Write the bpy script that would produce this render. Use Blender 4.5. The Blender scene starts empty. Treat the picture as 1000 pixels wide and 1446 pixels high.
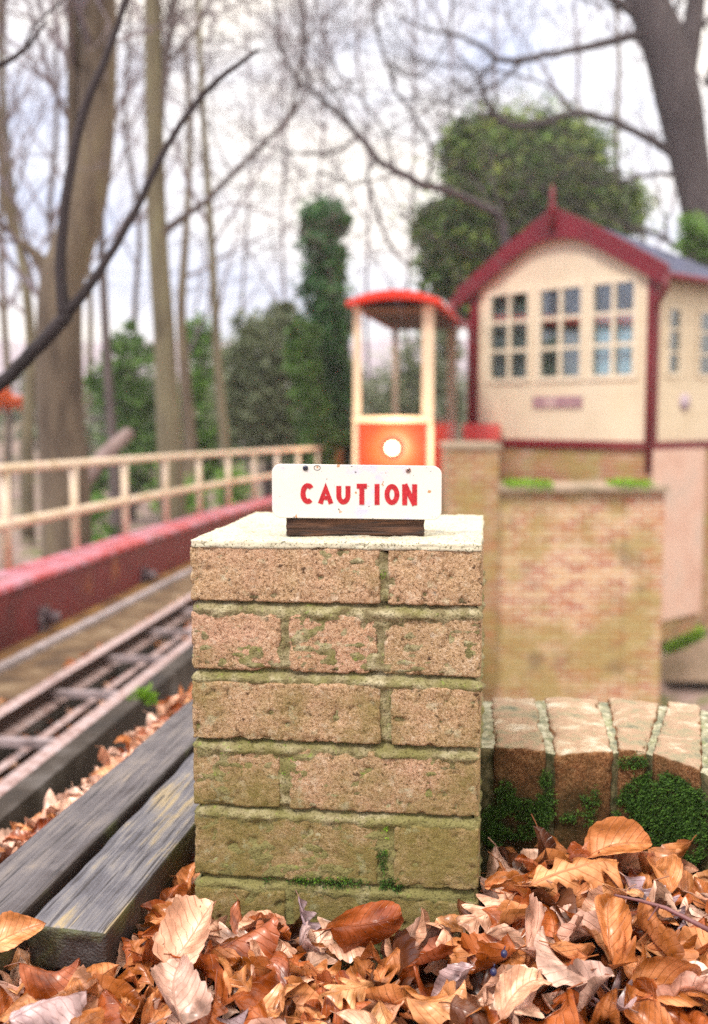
import bpy, math, random
from mathutils import Vector, Matrix, noise as mnoise
random.seed(11)
R = math.radians
SC = bpy.context.scene
COL = SC.collection

# ------------------------------------------------------------------ camera, sky, sun, exposure
EYE = 0.577; F = 1500.0; PITCH = math.atan(138 / F)
cd = bpy.data.cameras.new('camera'); cam = bpy.data.objects.new('camera', cd); COL.objects.link(cam)
cam.location = (0, 0, EYE); cam.rotation_euler = (R(90) - PITCH, 0, 0)
cd.sensor_fit = 'VERTICAL'; cd.sensor_height = 36.0; cd.sensor_width = 24.9; cd.lens = F / 1446 * 36
cd.clip_start = 0.05; cd.clip_end = 1000
cd.dof.use_dof = True; cd.dof.focus_distance = 1.12; cd.dof.aperture_fstop = 3.7; cd.dof.aperture_blades = 0
SC.camera = cam
SC.view_settings.view_transform = 'Standard'; SC.view_settings.look = 'None'
SC.view_settings.exposure = 1.2; SC.view_settings.gamma = 1.0
SC.cycles.use_denoising = False
SC.cycles.sample_clamp_indirect = 2; SC.cycles.sample_clamp_direct = 4; SC.cycles.volume_bounces = 1; SC.cycles.max_bounces = 6; SC.cycles.transparent_max_bounces = 8
SUN_EL, SUN_AZ = R(52), R(215)        # behind the camera, over its left shoulder
w = bpy.data.worlds.new('World'); SC.world = w; w.use_nodes = True
nt = w.node_tree; nt.nodes.clear()
wo = nt.nodes.new('ShaderNodeOutputWorld'); b1 = nt.nodes.new('ShaderNodeBackground'); b2 = nt.nodes.new('ShaderNodeBackground')
sky = nt.nodes.new('ShaderNodeTexSky'); sky.sky_type = 'NISHITA'; sky.sun_disc = False
sky.sun_elevation = SUN_EL; sky.sun_rotation = SUN_AZ
b1.inputs['Strength'].default_value = 0.10
nt.links.new(sky.outputs[0], b1.inputs['Color'])
tc = nt.nodes.new('ShaderNodeTexCoord'); mp = nt.nodes.new('ShaderNodeMapping'); mp.inputs['Scale'].default_value = (1.2, 1.2, 3.0)
nz = nt.nodes.new('ShaderNodeTexNoise'); nz.inputs['Scale'].default_value = 2.6; nz.inputs['Detail'].default_value = 6
cr = nt.nodes.new('ShaderNodeValToRGB')
cr.color_ramp.elements[0].position = 0.38; cr.color_ramp.elements[0].color = (0.50, 0.55, 0.72, 1)
cr.color_ramp.elements[1].position = 0.62; cr.color_ramp.elements[1].color = (1.15, 1.06, 0.92, 1)
e = cr.color_ramp.elements.new(0.50); e.color = (0.82, 0.81, 0.85, 1)
nt.links.new(tc.outputs['Generated'], mp.inputs[0]); nt.links.new(mp.outputs[0], nz.inputs['Vector'])
# thinner, brighter cloud towards the right and higher up
ad_w = nt.nodes.new('ShaderNodeVectorMath'); ad_w.operation = 'DOT_PRODUCT'; nt.links.new(tc.outputs['Generated'], ad_w.inputs[0]); ad_w.inputs[1].default_value = (.30, 0, .16)
sm_w = nt.nodes.new('ShaderNodeMath'); sm_w.operation = 'ADD'; nt.links.new(nz.outputs['Fac'], sm_w.inputs[0]); nt.links.new(ad_w.outputs['Value'], sm_w.inputs[1])
nt.links.new(sm_w.outputs[0], cr.inputs[0]); # an overcast sky is about three times brighter overhead than at the horizon
sz_w = nt.nodes.new('ShaderNodeSeparateXYZ'); nt.links.new(tc.outputs['Generated'], sz_w.inputs[0])
mr_w = nt.nodes.new('ShaderNodeMapRange'); nt.links.new(sz_w.outputs[2], mr_w.inputs[0]); mr_w.inputs[3].default_value = .50; mr_w.inputs[4].default_value = 1.5
vm_w = nt.nodes.new('ShaderNodeVectorMath'); vm_w.operation = 'SCALE'; nt.links.new(cr.outputs[0], vm_w.inputs[0]); nt.links.new(mr_w.outputs[0], vm_w.inputs[3])
nt.links.new(vm_w.outputs[0], b2.inputs['Color'])
b2.inputs['Strength'].default_value = 1.0
mx = nt.nodes.new('ShaderNodeMixShader'); mx.inputs[0].default_value = 0.86
nt.links.new(b1.outputs[0], mx.inputs[1]); nt.links.new(b2.outputs[0], mx.inputs[2]); nt.links.new(mx.outputs[0], wo.inputs[0])
sd = bpy.data.lights.new('sun', 'SUN'); so = bpy.data.objects.new('sun', sd); COL.objects.link(so)
sd.energy = 1.5; sd.angle = R(10); sd.color = (1.0, 0.95, 0.86)
sv = Vector((math.sin(SUN_AZ) * math.cos(SUN_EL), math.cos(SUN_AZ) * math.cos(SUN_EL), math.sin(SUN_EL)))
so.rotation_euler = sv.to_track_quat('Z', 'Y').to_euler()

# ------------------------------------------------------------------ helpers
CF = Vector((0, math.cos(PITCH), -math.sin(PITCH))); CU = Vector((0, math.sin(PITCH), math.cos(PITCH))); CR = Vector((1, 0, 0)); CP = Vector((0, 0, EYE))
def ray(px, py): return CR * ((px - 500) / F) + CU * ((723 - py) / F) + CF
def at(px, py, Y):
    d = ray(px, py); return CP + d * (Y / d.y)
def onz(px, py, z):
    d = ray(px, py); return CP + d * ((z - EYE) / d.z)
def onplane(px, py, P, n):
    d = ray(px, py); return CP + d * ((P - CP).dot(n) / d.dot(n))
def fbm(p, s, o=3, seed=0):
    v = Vector((p[0] * s + seed * 7.1, p[1] * s - seed * 3.3, p[2] * s + seed * 1.7)); a = 1.0; t = 0.0
    for _ in range(o):
        t += a * mnoise.noise(v); v = v * 2.07; a *= .5
    return t
def sstep(a, b, x):
    t = max(0.0, min(1.0, (x - a) / (b - a))); return t * t * (3 - 2 * t)

class MB:
    def __init__(s): s.v = []; s.f = []; s.uv = None; s.sm = []
    def add(s, vs, fs, smooth=False):
        o = len(s.v); s.v.extend(tuple(p) for p in vs); s.f.extend(tuple(i + o for i in f) for f in fs); s.sm.extend([smooth] * len(fs)); return o
    def hexa(s, c):   # 8 corners: bottom 0-3 ccw, top 4-7
        s.add(c, [(3, 2, 1, 0), (4, 5, 6, 7), (0, 1, 5, 4), (1, 2, 6, 5), (2, 3, 7, 6), (3, 0, 4, 7)])
    def box(s, x0, x1, y0, y1, z0, z1, M=None):
        c = [Vector(p) for p in ((x0, y0, z0), (x1, y0, z0), (x1, y1, z0), (x0, y1, z0), (x0, y0, z1), (x1, y0, z1), (x1, y1, z1), (x0, y1, z1))]
        if M is not None: c = [M @ p for p in c]
        s.hexa(c)
    def bar(s, a, b, wx, h, up=Vector((0, 0, 1))):   # bar whose top/centre runs a->b, width wx, height h centred
        a = Vector(a); b = Vector(b); d = (b - a).normalized(); sx = d.cross(up).normalized(); u = sx.cross(d).normalized()
        c = []
        for uu in (-h / 2, h / 2):
            c += [a - sx * wx / 2 + u * uu, a + sx * wx / 2 + u * uu, b + sx * wx / 2 + u * uu, b - sx * wx / 2 + u * uu]
        s.hexa(c)
    def tube(s, pts, rad, n=8, cap=True):
        pts = [Vector(p) for p in pts]; vs = []; fs = []; prev = None
        for i, p in enumerate(pts):
            d = (pts[min(i + 1, len(pts) - 1)] - pts[max(i - 1, 0)])
            d = d.normalized() if d.length > 1e-9 else Vector((0, 0, 1))
            if prev is None:
                a = d.orthogonal().normalized()
            else:
                a = (prev - d * prev.dot(d))
                a = a.normalized() if a.length > 1e-6 else d.orthogonal().normalized()
            prev = a; b = d.cross(a); r = rad[i] if hasattr(rad, '__len__') else rad
            for k in range(n):
                t = 2 * math.pi * k / n; vs.append(p + (a * math.cos(t) + b * math.sin(t)) * r)
        for i in range(len(pts) - 1):
            for k in range(n):
                k2 = (k + 1) % n; fs.append((i * n + k, i * n + k2, (i + 1) * n + k2, (i + 1) * n + k))
        if cap: fs.append(tuple(range(n))[::-1]); fs.append(tuple((len(pts) - 1) * n + k for k in range(n)))
        s.add(vs, fs, True)
    def build(s, name, m, parent=None, local=True):
        me = bpy.data.meshes.new(name); me.from_pydata(s.v, [], s.f); me.polygons.foreach_set('use_smooth', s.sm)
        if s.uv:
            l = me.uv_layers.new(name='UVMap'); vi = [0] * len(me.loops); me.loops.foreach_get('vertex_index', vi)
            l.data.foreach_set('uv', [c for i in vi for c in s.uv[i]])
        me.materials.append(m); me.update()
        o = bpy.data.objects.new(name, me); COL.objects.link(o)
        if parent is not None:
            o.parent = parent; o.matrix_parent_inverse = Matrix.Translation(parent.location).inverted() if local else Matrix()
        return o
def tag(o, label=None, cat=None, group=None, kind=None):
    if label: o['label'] = label
    if cat: o['category'] = cat
    if group: o['group'] = group
    if kind: o['kind'] = kind
    return o
def thing(name, label, cat, loc=(0, 0, 0), group=None):
    o = bpy.data.objects.new(name, None); COL.objects.link(o); o.location = loc; o.empty_display_size = .1
    return tag(o, label, cat, group)
# parts are modelled in world coordinates; the parent inverse keeps them there while the Empty stands at the thing's base

def rounded_box(dx, dy, dz, res, r):
    """surface grid of a box centred at 0 with rounded edges; returns verts, faces, edge closeness"""
    def axis(L):
        n = max(2, int(round(L / res))); return [-L / 2 + L * i / n for i in range(n + 1)]
    X, Y, Z = axis(dx), axis(dy), axis(dz); idx = {}; vs = []; fs = []
    def V(i, j, k):
        key = (i, j, k)
        if key not in idx: idx[key] = len(vs); vs.append(Vector((X[i], Y[j], Z[k])))
        return idx[key]
    nx, ny, nz_ = len(X) - 1, len(Y) - 1, len(Z) - 1
    for i in range(nx):
        for j in range(ny):
            fs.append((V(i, j, 0), V(i, j + 1, 0), V(i + 1, j + 1, 0), V(i + 1, j, 0)))
            fs.append((V(i, j, nz_), V(i + 1, j, nz_), V(i + 1, j + 1, nz_), V(i, j + 1, nz_)))
    for i in range(nx):
        for k in range(nz_):
            fs.append((V(i, 0, k), V(i + 1, 0, k), V(i + 1, 0, k + 1), V(i, 0, k + 1)))
            fs.append((V(i, ny, k), V(i, ny, k + 1), V(i + 1, ny, k + 1), V(i + 1, ny, k)))
    for j in range(ny):
        for k in range(nz_):
            fs.append((V(0, j, k), V(0, j, k + 1), V(0, j + 1, k + 1), V(0, j + 1, k)))
            fs.append((V(nx, j, k), V(nx, j + 1, k), V(nx, j + 1, k + 1), V(nx, j, k + 1)))
    out = []; nor = []; edge = []
    h = Vector((dx / 2 - r, dy / 2 - r, dz / 2 - r))
    for p in vs:
        c = Vector((max(-h.x, min(h.x, p.x)), max(-h.y, min(h.y, p.y)), max(-h.z, min(h.z, p.z))))
        d = p - c; n = d.normalized() if d.length > 1e-9 else Vector((0, 0, 1))
        cnt = sum(1 for a in range(3) if abs(d[a]) > 1e-6)
        dd = sorted((dx / 2 - abs(p.x), dy / 2 - abs(p.y), dz / 2 - abs(p.z)))
        out.append(c + n * r); nor.append(n); edge.append(max(0, 1 - dd[1] / .012))
    return out, nor, edge, fs

# ------------------------------------------------------------------ materials
def newmat(name):
    m = bpy.data.materials.new(name); m.use_nodes = True; n = m.node_tree.nodes; b = n['Principled BSDF']; return m, n, m.node_tree.links, b
def ramp(n, stops):
    c = n.new('ShaderNodeValToRGB'); el = c.color_ramp.elements
    while len(el) > 1: el.remove(el[-1])
    el[0].position = stops[0][0]; el[0].color = (*stops[0][1], 1)
    for p, col in stops[1:]:
        e = el.new(p); e.color = (*col, 1)
    return c
def noise(n, l, scale, detail=4, rough=.55, vec=None, dist=0):
    t = n.new('ShaderNodeTexNoise'); t.inputs['Scale'].default_value = scale; t.inputs['Detail'].default_value = detail
    t.inputs['Roughness'].default_value = rough; t.inputs['Distortion'].default_value = dist
    if vec is not None: l.new(vec, t.inputs['Vector'])
    return t
def objco(n, l, sc=(1, 1, 1), rot=(0, 0, 0)):
    t = n.new('ShaderNodeTexCoord'); m = n.new('ShaderNodeMapping'); m.inputs['Scale'].default_value = sc; m.inputs['Rotation'].default_value = rot
    l.new(t.outputs['Object'], m.inputs[0]); return m.outputs[0]
def mixc(n, l, fac, a, b, mode='MIX'):
    x = n.new('ShaderNodeMix'); x.data_type = 'RGBA'; x.blend_type = mode
    for s, v in ((x.inputs[0], fac), (x.inputs[6], a), (x.inputs[7], b)):
        if isinstance(v, (int, float)): s.default_value = v
        elif isinstance(v, tuple): s.default_value = (*v, 1)
        else: l.new(v, s)
    return x.outputs[2]
def math_(n, l, op, a, b=None, c=None):
    x = n.new('ShaderNodeMath'); x.operation = op
    for i, v in enumerate((a, b, c)):
        if v is None: continue
        if isinstance(v, (int, float)): x.inputs[i].default_value = v
        else: l.new(v, x.inputs[i])
    return x.outputs[0]
def maprange(n, l, v, a, b, c=0, d=1):
    x = n.new('ShaderNodeMapRange'); l.new(v, x.inputs[0])
    for i, k in enumerate((a, b, c, d)): x.inputs[i + 1].default_value = k
    return x.outputs[0]
def bump(n, l, b, h, strength, dist):
    x = n.new('ShaderNodeBump'); x.inputs['Strength'].default_value = strength; x.inputs['Distance'].default_value = dist
    l.new(h, x.inputs['Height']); l.new(x.outputs[0], b.inputs['Normal']); return x
def simple(name, stops, scale=5, rough=.7, bs=.3, bd=.01, sc=(1, 1, 1), detail=5, metal=0.0, spec=.5, bscale=None, side=None):
    m, n, l, b = newmat(name); v = objco(n, l, sc); t = noise(n, l, scale, detail, .6, v); c = ramp(n, stops)
    l.new(t.outputs[0], c.inputs[0]); cout = c.outputs[0]
    if side:
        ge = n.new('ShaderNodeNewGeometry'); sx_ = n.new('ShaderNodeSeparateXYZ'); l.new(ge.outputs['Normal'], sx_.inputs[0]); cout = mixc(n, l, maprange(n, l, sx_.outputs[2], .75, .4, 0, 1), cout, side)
    l.new(cout, b.inputs['Base Color']); b.inputs['Roughness'].default_value = rough
    b.inputs['Metallic'].default_value = metal; b.inputs['Specular IOR Level'].default_value = spec
    if bs: bump(n, l, b, (noise(n, l, bscale, detail, .6, v) if bscale else t).outputs[0], bs, bd)
    return m

def brick_mat(name, cols, algae=True, z0=.0, z1=.3, lichen=0.0, topcol=None, dark=False):
    m, n, l, b = newmat(name); v = objco(n, l); g = n.new('ShaderNodeNewGeometry')
    rc = ramp(n, cols); l.new(g.outputs['Random Per Island'], rc.inputs[0])
    big = noise(n, l, 22, 5, .6, v); fine = noise(n, l, 330, 5, .8, v); grit = noise(n, l, 900, 3, .7, v); mid = noise(n, l, 48, 6, .75, v, .3)
    col = mixc(n, l, maprange(n, l, big.outputs[0], .42, .62, 0, .6), rc.outputs[0], (.58, .40, .23))
    col = mixc(n, l, maprange(n, l, noise(n, l, 9, 4, .6, v).outputs[0], .50, .62, 0, .45), col, (.62, .36, .26))
    col = mixc(n, l, maprange(n, l, mid.outputs[0], .46, .64, 0, .55), col, (.30, .18, .085))
    col = mixc(n, l, maprange(n, l, fine.outputs[0], .51, .60, 0, .6), col, (.80, .60, .44))
    col = mixc(n, l, maprange(n, l, fine.outputs[0], .47, .38, 0, .9), col, (.13, .07, .03))
    col = mixc(n, l, maprange(n, l, grit.outputs[0], .55, .62, 0, .7), col, (.86, .70, .55))
    spk = noise(n, l, 105, 4, .6, v); col = mixc(n, l, maprange(n, l, spk.outputs[0], .36, .30, 0, .85), col, (.07, .035, .02))
    pal = noise(n, l, 75, 5, .7, v); col = mixc(n, l, maprange(n, l, pal.outputs[0], .58, .66, 0, .45), col, (.84, .72, .58))
    if algae:
        sep = n.new('ShaderNodeSeparateXYZ'); l.new(v, sep.inputs[0])
        zz = maprange(n, l, sep.outputs[2], z1, z0, 0, 1)
        a2 = noise(n, l, 14, 6, .7, v); am = math_(n, l, 'ADD', math_(n, l, 'MULTIPLY', zz, .40), a2.outputs[0])
        col = mixc(n, l, maprange(n, l, am, .54, .86, 0, .78), col, (.23, .20, .055) if not dark else (.05, .07, .02))
    if lichen:
        ln = noise(n, l, 45, 5, .6, v); col = mixc(n, l, maprange(n, l, ln.outputs[0], .60, .66, 0, lichen), col, (.55, .62, .45))
    if dark: col = mixc(n, l, 1.0, col, (.74, .62, .50), 'MULTIPLY')
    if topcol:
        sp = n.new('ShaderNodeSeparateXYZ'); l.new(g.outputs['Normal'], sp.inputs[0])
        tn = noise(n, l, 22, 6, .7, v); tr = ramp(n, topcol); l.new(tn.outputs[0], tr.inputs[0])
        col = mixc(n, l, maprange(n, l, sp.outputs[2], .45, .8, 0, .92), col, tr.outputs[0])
    l.new(col, b.inputs['Base Color']); b.inputs['Roughness'].default_value = .93; b.inputs['Specular IOR Level'].default_value = .25
    hh = math_(n, l, 'ADD', math_(n, l, 'MULTIPLY', fine.outputs[0], .7), math_(n, l, 'ADD', math_(n, l, 'MULTIPLY', grit.outputs[0], .25), mid.outputs[0]))
    bump(n, l, b, hh, 1.0, .0042); return m
M_brick = brick_mat('pier_brick', [(0, (.66, .38, .28)), (.25, (.52, .36, .20)), (.5, (.60, .36, .23)), (.75, (.46, .34, .18)), (1, (.60, .44, .28))], lichen=.25, z0=.0, z1=.34,)
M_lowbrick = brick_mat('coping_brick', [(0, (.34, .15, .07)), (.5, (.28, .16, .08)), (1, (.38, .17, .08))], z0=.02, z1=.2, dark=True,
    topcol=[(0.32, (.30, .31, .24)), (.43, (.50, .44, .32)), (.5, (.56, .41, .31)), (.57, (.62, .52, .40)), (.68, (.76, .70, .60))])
def mortar_mat(name, cols, green, bd=.004, z0=0, z1=.45, speck=.5, side=None):
    m, n, l, b = newmat(name); v = objco(n, l); t = noise(n, l, 60, 6, .65, v); c = ramp(n, cols); l.new(t.outputs[0], c.inputs[0])
    g = noise(n, l, 18, 6, .7, v); sep = n.new('ShaderNodeSeparateXYZ'); l.new(v, sep.inputs[0])
    am = math_(n, l, 'ADD', g.outputs[0], maprange(n, l, sep.outputs[2], z1, z0, -.06, .16))
    col = mixc(n, l, maprange(n, l, am, .46, .62, 0, .85), c.outputs[0], green)
    f = noise(n, l, 420, 3, .6, v); col = mixc(n, l, maprange(n, l, f.outputs[0], .46, .36, 0, .7), col, (.09, .08, .03))
    vd = noise(n, l, 110, 4, .7, v); col = mixc(n, l, maprange(n, l, vd.outputs[0], .62, .70, 0, speck), col, (.30, .46, .07))
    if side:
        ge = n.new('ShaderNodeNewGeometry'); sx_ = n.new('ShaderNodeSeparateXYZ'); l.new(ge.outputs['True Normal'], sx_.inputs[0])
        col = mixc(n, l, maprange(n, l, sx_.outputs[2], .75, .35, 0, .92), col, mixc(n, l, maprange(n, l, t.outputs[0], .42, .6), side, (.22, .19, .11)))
    l.new(col, b.inputs['Base Color']); b.inputs['Roughness'].default_value = .95; b.inputs['Specular IOR Level'].default_value = .2
    bump(n, l, b, math_(n, l, 'ADD', t.outputs[0], math_(n, l, 'MULTIPLY', f.outputs[0], .5)), 1, bd); return m
M_mortar = mortar_mat('pier_mortar', [(.34, (.20, .16, .09)), (.5, (.37, .32, .20)), (.64, (.54, .48, .34))], (.26, .24, .10))
M_cap = mortar_mat('cap_mortar', [(.36, (.34, .38, .45)), (.45, (.52, .49, .41)), (.53, (.62, .58, .48)), (.58, (.50, .40, .31)), (.64, (.24, .19, .12))], (.68, .64, .52), .001, .0, 2.0, 0)  # pale mortar, its blue-grey stop puts the skylit tone into the colour
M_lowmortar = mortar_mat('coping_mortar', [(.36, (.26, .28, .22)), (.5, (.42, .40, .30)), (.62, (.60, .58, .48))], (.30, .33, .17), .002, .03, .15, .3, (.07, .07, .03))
def moss_mat(name, a, bcol):
    m, n, l, b = newmat(name); g = n.new('ShaderNodeNewGeometry'); c = ramp(n, [(0, a), (1, bcol)]); l.new(g.outputs['Random Per Island'], c.inputs[0])
    l.new(c.outputs[0], b.inputs['Base Color']); b.inputs['Roughness'].default_value = .8; return m
M_moss = moss_mat('moss_green', (.025, .07, .008), (.14, .26, .03))
M_mossb = moss_mat('moss_bright', (.18, .34, .03), (.42, .62, .06))
def wood_mat(name, stops, axis_rot=0, sc=(60, 3, 60), bd=.003, rough=.75, end_side_tone=None):
    m, n, l, b = newmat(name); tcn = n.new('ShaderNodeTexCoord'); r0 = n.new('ShaderNodeMapping'); r0.inputs['Rotation'].default_value = (0, 0, axis_rot); l.new(tcn.outputs['Object'], r0.inputs[0])
    r1 = n.new('ShaderNodeMapping'); r1.inputs['Scale'].default_value = sc; l.new(r0.outputs[0], r1.inputs[0])
    g = noise(n, l, 2.0, 6, .6, r1.outputs[0], .6); g2 = noise(n, l, 9, 5, .6, r0.outputs[0], .8)
    c = ramp(n, stops); f = math_(n, l, 'ADD', math_(n, l, 'MULTIPLY', g.outputs[0], .55), math_(n, l, 'MULTIPLY', g2.outputs[0], .45)); l.new(f, c.inputs[0])
    r2 = n.new('ShaderNodeMapping'); r2.inputs['Scale'].default_value = (sc[0] * 3, sc[1] * 1.2, sc[2] * 3); l.new(r0.outputs[0], r2.inputs[0])
    g3 = noise(n, l, 2.0, 3, .5, r2.outputs[0], .3)
    col = mixc(n, l, maprange(n, l, g3.outputs[0], .44, .36, 0, .85), c.outputs[0], (.07, .06, .06))
    if end_side_tone is not None:
        ge = n.new('ShaderNodeNewGeometry'); dp = n.new('ShaderNodeVectorMath'); dp.operation = 'DOT_PRODUCT'; l.new(ge.outputs['True Normal'], dp.inputs[0]); dp.inputs[1].default_value = end_side_tone
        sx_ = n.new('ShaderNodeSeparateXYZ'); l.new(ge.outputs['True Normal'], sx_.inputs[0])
        col = mixc(n, l, maprange(n, l, sx_.outputs[2], .75, .5, 0, .85), col, mixc(n, l, maprange(n, l, g2.outputs[0], .45, .6), (.07, .05, .045), (.13, .14, .05)))  # ends and long sides alike are darker than the upward face
    l.new(col, b.inputs['Base Color']); b.inputs['Roughness'].default_value = rough
    bump(n, l, b, math_(n, l, 'ADD', g.outputs[0], g3.outputs[0]), .9, bd); return m

# leaf materials: one per colour family, veins from the leaf's own UV
def leaf_mat(name, stops, spots=(.10, .04, .02)):
    m, n, l, b = newmat(name); uv = n.new('ShaderNodeUVMap'); sep = n.new('ShaderNodeSeparateXYZ'); l.new(uv.outputs[0], sep.inputs[0])
    oi = n.new('ShaderNodeObjectInfo'); g = n.new('ShaderNodeNewGeometry')
    rnd = math_(n, l, 'FRACT', math_(n, l, 'ADD', oi.outputs['Random'], g.outputs['Random Per Island']))
    c = ramp(n, stops); l.new(rnd, c.inputs[0])
    av = math_(n, l, 'ABSOLUTE', math_(n, l, 'SUBTRACT', sep.outputs[1], .5))
    sec = math_(n, l, 'ABSOLUTE', math_(n, l, 'SUBTRACT', math_(n, l, 'FRACT', math_(n, l, 'SUBTRACT', math_(n, l, 'MULTIPLY', sep.outputs[0], 9.0), math_(n, l, 'MULTIPLY', av, 5.0))), .5))
    vs = math_(n, l, 'MAXIMUM', maprange(n, l, sec, .09, .02, 0, .75), maprange(n, l, av, .022, .006, 0, 1))
    wv = n.new('ShaderNodeVectorMath'); wv.operation = 'ADD'; l.new(uv.outputs[0], wv.inputs[0])
    cb = n.new('ShaderNodeCombineXYZ'); l.new(math_(n, l, 'MULTIPLY', rnd, 30), cb.inputs[0]); l.new(cb.outputs[0], wv.inputs[1])
    big = noise(n, l, 2.6, 5, .55, wv.outputs[0], .3); fine = noise(n, l, 34, 3, .6, wv.outputs[0])
    c2 = n.new('ShaderNodeHueSaturation'); l.new(c.outputs[0], c2.inputs['Color']); l.new(maprange(n, l, big.outputs[0], .35, .65, .40, 1.25), c2.inputs['Value'])
    l.new(maprange(n, l, big.outputs[0], .3, .7, 1.15, .85), c2.inputs['Saturation'])
    col = mixc(n, l, math_(n, l, 'MULTIPLY', vs, .8), c2.outputs[0], mixc(n, l, .5, c.outputs[0], (.16, .05, .02)))
    col = mixc(n, l, maprange(n, l, fine.outputs[0], .33, .28, 0, .35), col, spots)
    sp = noise(n, l, 15, 2, .5, wv.outputs[0]); col = mixc(n, l, maprange(n, l, sp.outputs[0], .70, .73, 0, .8), col, spots)
    l.new(col, b.inputs['Base Color']); b.inputs['Roughness'].default_value = .30; b.inputs['Specular IOR Level'].default_value = .5
    hh = math_(n, l, 'ADD', math_(n, l, 'MULTIPLY', vs, -.8), big.outputs[0])
    bp = bump(n, l, b, hh, .6, .0012)
    tr = n.new('ShaderNodeBsdfTranslucent'); l.new(col, tr.inputs[0]); mxs = n.new('ShaderNodeMixShader'); mxs.inputs[0].default_value = .12
    l.new(b.outputs[0], mxs.inputs[1]); l.new(tr.outputs[0], mxs.inputs[2]); l.new(mxs.outputs[0], n['Material Output'].inputs[0]); return m
LM = {
 'orange': leaf_mat('leaf_orange', [(0, (.64, .27, .10)), (.35, (.76, .37, .17)), (.7, (.54, .20, .06)), (1, (.82, .46, .24))]),
 'tan': leaf_mat('leaf_tan', [(0, (.82, .52, .38)), (.4, (.76, .42, .27)), (.7, (.88, .63, .50)), (1, (.80, .48, .38))]),
 'russet': leaf_mat('leaf_russet', [(0, (.42, .12, .03)), (.5, (.52, .17, .045)), (1, (.34, .09, .03))]),
 'dark': leaf_mat('leaf_dark', [(0, (.15, .05, .025)), (.5, (.20, .08, .035)), (1, (.12, .05, .035))]),
 'lilac': leaf_mat('leaf_lilac', [(0, (.68, .45, .36)), (.5, (.72, .50, .42)), (1, (.54, .40, .44))]),
}
LNAME = {'orange': 'orange brown', 'tan': 'pale pinkish tan', 'russet': 'russet', 'dark': 'dark brown', 'lilac': 'greyish lilac'}

# ------------------------------------------------------------------ ground
def track_x(y):
    return y * (140 / F) - 1.44 + max(0, y - 8) ** 2 * .0075
PK_A = onz(-50, 1262, .045); _d = ray(740, 580); PK_S = Vector((_d.y, -_d.x, 0)).normalized()
def terrain(x, y):
    zt = -.62 - .02 * y; tx = track_x(max(0, min(y, 30)))
    left = -1.25 - .01 * y
    z = zt + (left - zt) * sstep(1.35, 2.6, tx - x)
    zr = -3.15
    edge = .06 * y + .15
    z = z + (zr - z) * sstep(edge, edge + .75, x) * sstep(1.65, 2.3, y) * (1 - sstep(13.3, 14.5, y) * (1 - sstep(3.6, 4.2, x)))
    # platform where the pier and planks stand
    u_ = (x - PK_A.x) * PK_S.x + (y - PK_A.y) * PK_S.y
    plat = -.035 + .5 * min(0, u_) * (u_ > -.4) - .2 * (u_ <= -.4)
    pf = sstep(-.42, -.26, u_) * (1 - sstep(1.62, 1.95, y) * sstep(.22, .4, u_)) * (1 - sstep(3.2, 3.6, y))
    z = z + (plat - z) * pf
    far = sstep(24, 75, y); z += far * (3.4 + 2.2 * mnoise.noise(Vector((x * .03, y * .03, 0)))) * (1 if x < 14 else 1)
    z += .05 * fbm((x, y, 0), .8, 3) * sstep(2, 5, y)
    return z
def grid_axis(pts):
    out = []
    for a, b, s in pts:
        k = max(1, int((b - a) / s)); out += [a + (b - a) * i / k for i in range(k)]
    out.append(pts[-1][1]); return out
gx = grid_axis([(-320, -60, 20), (-60, -12, 3), (-12, -3, .5), (-3, 3, .08), (3, 6, .25), (6, 20, 1), (20, 60, 4), (60, 320, 20)])
gy = grid_axis([(-60, -4, 8), (-4, .4, .5), (.4, 3, .06), (3, 16, .3), (16, 40, 1.5), (40, 110, 5), (110, 420, 30)])
g = MB(); nx = len(gx); g.v = [(x, y, terrain(x, y)) for y in gy for x in gx]
g.f = [(j * nx + i, j * nx + i + 1, (j + 1) * nx + i + 1, (j + 1) * nx + i) for j in range(len(gy) - 1) for i in range(nx - 1)]; g.sm = [True] * len(g.f)
M_ground = simple('woodland_floor', [(.3, (.10, .075, .05)), (.42, (.26, .19, .16)), (.52, (.36, .27, .25)), (.6, (.16, .17, .06)), (.72, (.42, .32, .28))], 1.6, .95, .5, .05, detail=8)
tag(g.build('ground', M_ground), kind='structure')
# far wooded bank
hb = MB(); n_ = 90; vs = []
for j in range(14):
    for i in range(n_ + 1):
        x = -160 + 340 * i / n_; y = 85 + j * 12; t = j / 13
        vs.append((x, y, 1.5 + 15 * t + (2.0 * fbm((x, y, 0), .03, 4) + 1.2 * fbm((x, y, 3), .2, 3)) * sstep(0, .1, t) - (1 - sstep(0, .05, t)) * 2))
hb.add(vs, [(j * (n_ + 1) + i, j * (n_ + 1) + i + 1, (j + 1) * (n_ + 1) + i + 1, (j + 1) * (n_ + 1) + i) for j in range(13) for i in range(n_)], True)
M_hill = simple('far_bank', [(.3, (.24, .19, .20)), (.5, (.42, .36, .42)), (.7, (.26, .28, .20))], .25, 1, 0)  # lavender stop is distance haze painted into the bank
tag(hb.build('hill', M_hill), kind='structure')

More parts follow.
